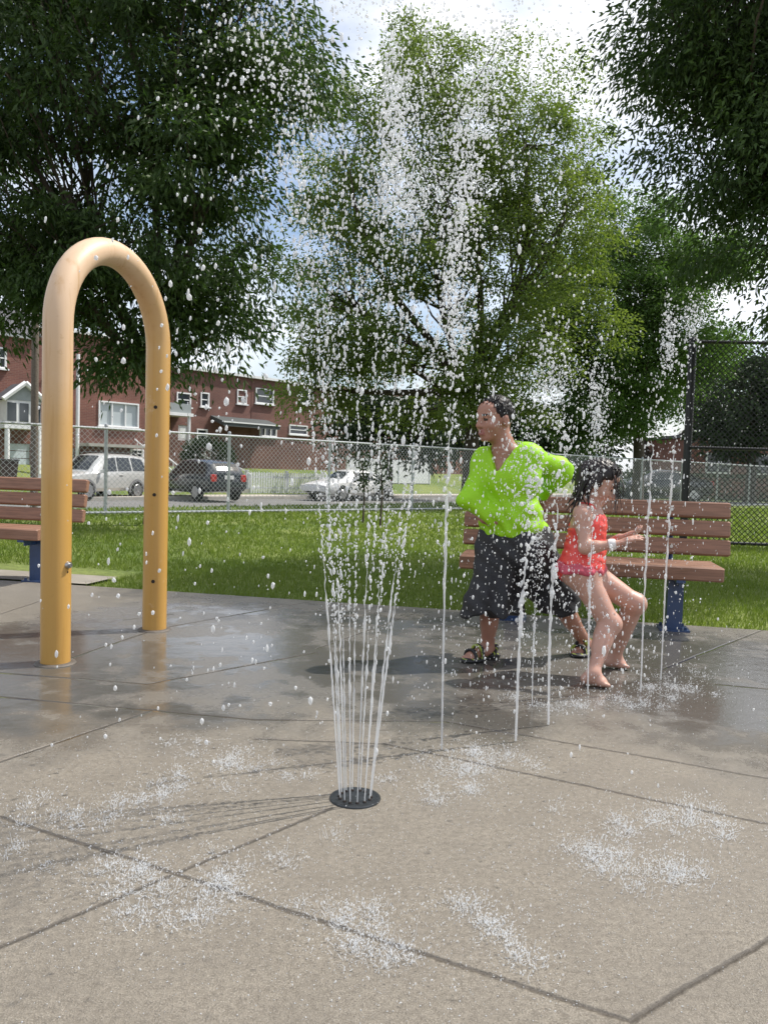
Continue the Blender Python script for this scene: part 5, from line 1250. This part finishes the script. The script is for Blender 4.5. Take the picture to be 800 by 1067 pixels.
# shorts
S = SDF(A3((P1.x - .40, P1.y - .5, .22)), A3((P1.x + .66, P1.y + .5, .90)), .0065)
S.cap(hip - ld * .05, hip + ld * .05, .135, None, .05, flat=(fd, .92)); S.cap(hip - ld * .06 - Vector((0, 0, .08)), hip + ld * .06 - Vector((0, 0, .08)), .140, None, .05)
kR = V(510, 646, gy - .07); kL = V(594, 646, gy + .02)
S.cap(hpR, kR, .115, .135, .05); S.cap(V(500, 628, gy - .06), V(495, 648, gy - .06), .09, .07, .05); S.cap(V(525, 610, gy - .02), V(534, 650, gy - .03), .085, .075, .05)
S.cap(hpL, kL, .118, .090, .06); S.cap(V(565, 610, gy), V(578, 640, gy + .02), .09, .08, .05)
S.cut(lambda g: -(g[..., 2] - (V(510, 637, gy).z + .012 * np.sin(g[..., 0] * 38) + .010 * np.sin(g[..., 1] * 33) + np.maximum(g[..., 0] - V(560, 600, gy).x, 0) * .10)), .004)
def sfold(g):
    x = g[..., 0]; z = g[..., 2]; k_ = np.clip((.74 - z) * 3.0, .1, 1)
    return .0085 * k_ * np.sin(x * 46 + 2.2 * np.sin(z * 10) + 2 * np.sin(g[..., 1] * 14)) + .004 * np.sin(z * 60 + x * 50)
S.warp(sfold)
S.mesh('shorts', 'black_cloth', b1, P1)
# sandals
for (an, toe) in ((anR, toeR), (anL, toeL)):
    d = (toe - an); d.z = 0; d.normalize(); s = Vector((-d.y, d.x, 0)); hl = Vector((an.x, an.y, 0)) - d * .055; tp = Vector((toe.x, toe.y, 0)) + d * .012
    S = SDF(A3((min(hl.x, tp.x) - .1, min(hl.y, tp.y) - .1, -.01)), A3((max(hl.x, tp.x) + .1, max(hl.y, tp.y) + .1, .2)), .005)
    S.cap(hl + Vector((0, 0, .012)), tp - d * .03 + Vector((0, 0, .012)), .038, .046, .01, flat=((0, 0, 1), .32)); S.cap(hl.lerp(tp, .75) + Vector((0, 0, .012)) - s * .01, hl.lerp(tp, .75) + Vector((0, 0, .012)) + s * .01, .046, None, .01, flat=((0, 0, 1), .32))
    for u, hgt, wd in ((.80, .052, .042), (.58, .072, .044)):      # straps over the foot
        c = hl.lerp(tp, u); pr_ = c - s * wd + Vector((0, 0, .014))
        for i in range(1, 9):
            a = math.pi * i / 8; p_ = c - s * wd * math.cos(a) + Vector((0, 0, .014 + hgt * math.sin(a))); S.cap(pr_, p_, .011, None, .006, flat=(s * math.cos(a) + Vector((0, 0, math.sin(a) + .01)), .5)); pr_ = p_
    pr_ = hl.lerp(tp, .5) - s * .042 + Vector((0, 0, .02))
    for i in range(1, 9):
        a = math.pi * i / 8; p_ = hl.lerp(tp, .30) - s * .044 * math.cos(a) - d * .075 * math.sin(a) + Vector((0, 0, .02 + .045 * min(1, i / 3 if i < 4 else (8 - i) / 3 + .1))); S.cap(pr_, p_, .010, None, .006); pr_ = p_
    gx = np.array(hl)
    S.mesh('sandal', ['sandal_black', 'sandal_trim'], b1, P1, lambda P: ((np.sin(P[:, 0] * 160 + P[:, 1] * 130) > .72) & (P[:, 2] > .02)).astype(np.int32))

# ================= figure 2: coral swimsuit, knees bent, long wet hair
gz = 3.95
P2 = Vector((G(622, 712).x, G(622, 708).y, 0))
b2 = empty('person', P2, 0, 'barefoot crouching person in a coral red swimsuit with long dark wet hair', 'person', 'people in the spray')
hc2 = V(624, 503, gz); k2 = .90
H2, Rm2, F2, L2, U2 = face_frame(hc2, (.93, -.36, 0), 0, R(30))
S = SDF(A3((P2.x - .32, P2.y - .42, -.01)), A3((P2.x + .40, P2.y + .48, 1.18)), .0052)
add_head(S, H2, Rm2, k2)
fg = Vector((.93, -.37, 0)).normalized(); lg = Vector((-fg.y, fg.x, 0))            # facing right; own right side is nearest the camera
nb = V(612, 527, gz); ch = V(612, 547, gz); wa = V(609, 573, gz); hpg = V(607, 592, gz)
S.cap(H2(-.022, 0, -.05), nb, .042, .045, .03)
sR = nb - lg * .095 + Vector((-.015, 0, -.035)); sL = nb + lg * .095 + Vector((.0, 0, -.03))
S.cap(sR, sL, .040, .040, .04); S.cap(ch - lg * .04, ch + lg * .04, .083, None, .05, flat=(fg, .85)); S.cap(ch, wa, .082, .080, .05); S.cap(wa, hpg, .085, .090, .05); S.cap(hpg - lg * .045, hpg + lg * .045, .085, None, .05)
S.ell(hpg - fg * .045 + Vector((0, 0, -.01)), (.075, .09, .08), None, .04)
eR = V(609, 571, gz - .14); wR_ = V(641, 567, gz - .17)
S.cap(sR, eR, .034, .028, .03); S.cap(eR, wR_, .029, .020, .02); S.cap(eR.lerp(wR_, .2), eR.lerp(wR_, .35), .030, .029, .02)
add_hand(S, wR_, V(656, 562, gz - .19) - wR_, (0, -.25, .95), .92, -.22, 1)
eL = V(626, 572, gz + .10); wL_ = V(645, 560, gz + .02); S.cap(sL, eL, .034, .028, .03); S.cap(eL, wL_, .028, .020, .02); add_hand(S, wL_, V(658, 556, gz) - wL_, (0, .25, .9), .88, .3, -1)
fN = G(631, 716); fF = G(648, 697)
hN = hpg - lg * .055 + Vector((0, 0, -.02)); hF_ = hpg + lg * .055 + Vector((0, 0, -.02))
kN = V(635, 650, gz - .12); aN = V(617, 702, fN.y + .01); kF = V(661, 629, gz - .02); aF = V(640, 685, fF.y + .01)
for (h_, k_, a_) in ((hN, kN, aN), (hF_, kF, aF)):
    S.cap(h_, k_, .076, .049, .04); S.cap(k_, a_, .046, .028, .03); m_ = k_.lerp(a_, .22) - fg * .014; S.cap(m_, k_.lerp(a_, .48) - fg * .012, .044, .036, .03); S.ell(k_ + fg * .012, (.040, .040, .042), None, .03)
tN = Vector((G(634, 717).x, fN.y - .02, .012)); tF = Vector((G(653, 697).x, fF.y - .01, .012))
add_foot(S, aN, tN, .028, .88); add_foot(S, aF, tF, .028, .88)
S.mesh('body', ['skin_fair', 'lip', 'eye_dark', 'brow'], b2, P2, face_mats(H2, Rm2, hc2, k2))
# swimsuit
S = SDF(A3((P2.x - .30, P2.y - .40, .45)), A3((P2.x + .34, P2.y + .45, .98)), .0052)
e = .007
S.cap(ch - lg * .04, ch + lg * .04, .083 + e, None, .05, flat=(fg, .85)); S.cap(ch, wa, .082 + e, .080 + e + .002, .05); S.cap(wa, hpg, .085 + e + .002, .090 + e, .05); S.cap(hpg - lg * .045, hpg + lg * .045, .085 + e, None, .05)
S.ell(hpg - fg * .045 + Vector((0, 0, -.01)), (.075 + e, .09 + e, .08 + e), None, .04)
top = V(612, 541, gz).z
def neckline(g):
    p = g - A3(ch); s_ = p @ A3(lg); f_ = p @ A3(fg); return g[..., 2] - (top + .015 + .02 * np.clip(f_ * 10, -1, 1) + np.where(f_ < 0, -.045, 0))
S.cut(neckline, .005)
for (h_, sg) in ((hN, -1), (hF_, 1)):          # leg openings: slanted cut
    def leg(g, h_=h_, sg=sg):
        p = g - A3(h_); s_ = (p @ A3(lg)) * sg; f_ = p @ A3(fg); return -(p[..., 2] + .030 - s_ * .55 - np.abs(f_) * .10 + .01)
    S.cut(leg, .004)
S.warp(lambda g: .0022 * np.sin(g[..., 2] * 150 + 3 * np.sin(g[..., 0] * 40)) * np.sin(g[..., 0] * 60))
for sg in (-1, 1):
    sp_ = ch + lg * .045 * sg; q0 = sp_ + fg * .075 + Vector((0, 0, top - ch.z)); q1 = nb + lg * .060 * sg + Vector((0, 0, .010)); q2 = sp_ - fg * .080 + Vector((0, 0, .0))
    S.cap(q0, q1 + fg * .02, .010, .009, .004); S.cap(q1 + fg * .02, q1 - fg * .025, .009, None, .004); S.cap(q1 - fg * .025, q2, .009, .010, .004)
suit = S.mesh('swimsuit', 'coral_suit', b2, P2)
S = SDF(A3((P2.x - .30, P2.y - .40, .45)), A3((P2.x + .34, P2.y + .45, .80)), .0052)
zf = V(607, 591, gz).z
def frill(z0, r_):
    n = 40; pv = None
    for i in range(n + 1):
        a = 2 * math.pi * i / n; w_ = 1 + .05 * math.sin(a * 11); p = hpg + fg * math.cos(a) * (.110 + r_) * w_ + lg * math.sin(a) * (.140 + r_) * w_ - fg * .012; p.z = z0 + .006 * math.sin(a * 7)
        if pv is not None: S.cap(pv, p, .013, None, .006, flat=((fg * math.cos(a) + lg * math.sin(a)), .45))
        pv = p
frill(zf + .012, .0); frill(zf - .010, .008)
S.mesh('frill', 'coral_frill', suit, P2)
q = MB(); p = wR_.lerp(eR, .12); dr = (wR_ - eR).normalized(); q.tube([p - dr * .016, p - dr * .005, p + dr * .006, p + dr * .018], [.0265, .029, .028, .0255], 16); q.build('wristband', 'lace', b2, smooth=60, off=P2)
# hair: wet cap and loose flying strands
S = SDF(A3(hc2) - .22, A3(hc2) + .22, .005)
S.ell(H2(-.016, 0, .034), A3((.102, .086, .098)) * k2, Rm2, .01); S.cap(H2(-.075, 0, .01), V(600, 531, gz + .02), .055, .030, .04); S.cap(H2(-.02, -.075, .0), V(607, 527, gz - .10), .030, .020, .03)
C2 = np.array(hc2)
def hl2(g):
    q = (g - C2) @ Rm2; f, l, u = q[..., 0], q[..., 1], q[..., 2]; return -(u * .55 - f * .80 + .012 + .012 * np.sin(u * 90 + l * 60))
S.cut(hl2, .012); S.warp(lambda g: .004 * np.sin(g[..., 0] * 260 + 6 * np.sin(g[..., 2] * 30)) * np.cos(g[..., 1] * 200))
hg = S.mesh('hair', 'hair_girl', b2, P2)
q = MB(); rs_ = random.Random(3)
def strand(a, b, c, r0, n=7):
    a, b, c = Vector(a), Vector(b), Vector(c); pts = []
    for i in range(n + 1):
        u = i / n; pts.append(a * (1 - u) ** 2 + b * 2 * u * (1 - u) + c * u * u + Vector((rs_.gauss(0, .002), rs_.gauss(0, .002), rs_.gauss(0, .002))))
    q.tube(pts, [r0 * (1 - .75 * i / n) for i in range(n + 1)], 6)
for i in range(24):      # thrown forward over the brow and to the right
    l = rs_.uniform(-.07, .07); a = H2(rs_.uniform(.01, .06) * k2, l * k2, (rs_.uniform(.09, .115)) * k2)
    ex_, ey_ = rs_.uniform(632, 652), rs_.uniform(505, 545); c = V(ex_, ey_, gz + rs_.uniform(-.16, .06)); b_ = V(rs_.uniform(638, 650), rs_.uniform(476, 498), gz + rs_.uniform(-.12, .05))
    strand(a, b_, c, rs_.uniform(.002, .0055))
for i in range(30):      # down the back, the near cheek and the shoulder
    a = H2(rs_.uniform(-.10, .01) * k2, rs_.uniform(-.085, .07) * k2, rs_.uniform(-.02, .07) * k2)
    c = V(rs_.uniform(585, 616), rs_.uniform(522, 552), gz + rs_.uniform(-.13, .08)); b_ = V(rs_.uniform(596, 612), rs_.uniform(500, 522), gz + rs_.uniform(-.13, .08))
    strand(a, b_, c, rs_.uniform(.0035, .008))
for i in range(5):
    a = H2(rs_.uniform(-.05, .04) * k2, rs_.uniform(-.06, .06) * k2, .115 * k2); c = V(rs_.uniform(612, 650), rs_.uniform(472, 492), gz + rs_.uniform(-.1, .1)); strand(a, (a + c) / 2 + Vector((0, 0, .02)), c, .004)
q.build('strands', 'hair_girl', hg, smooth=80, off=P2)
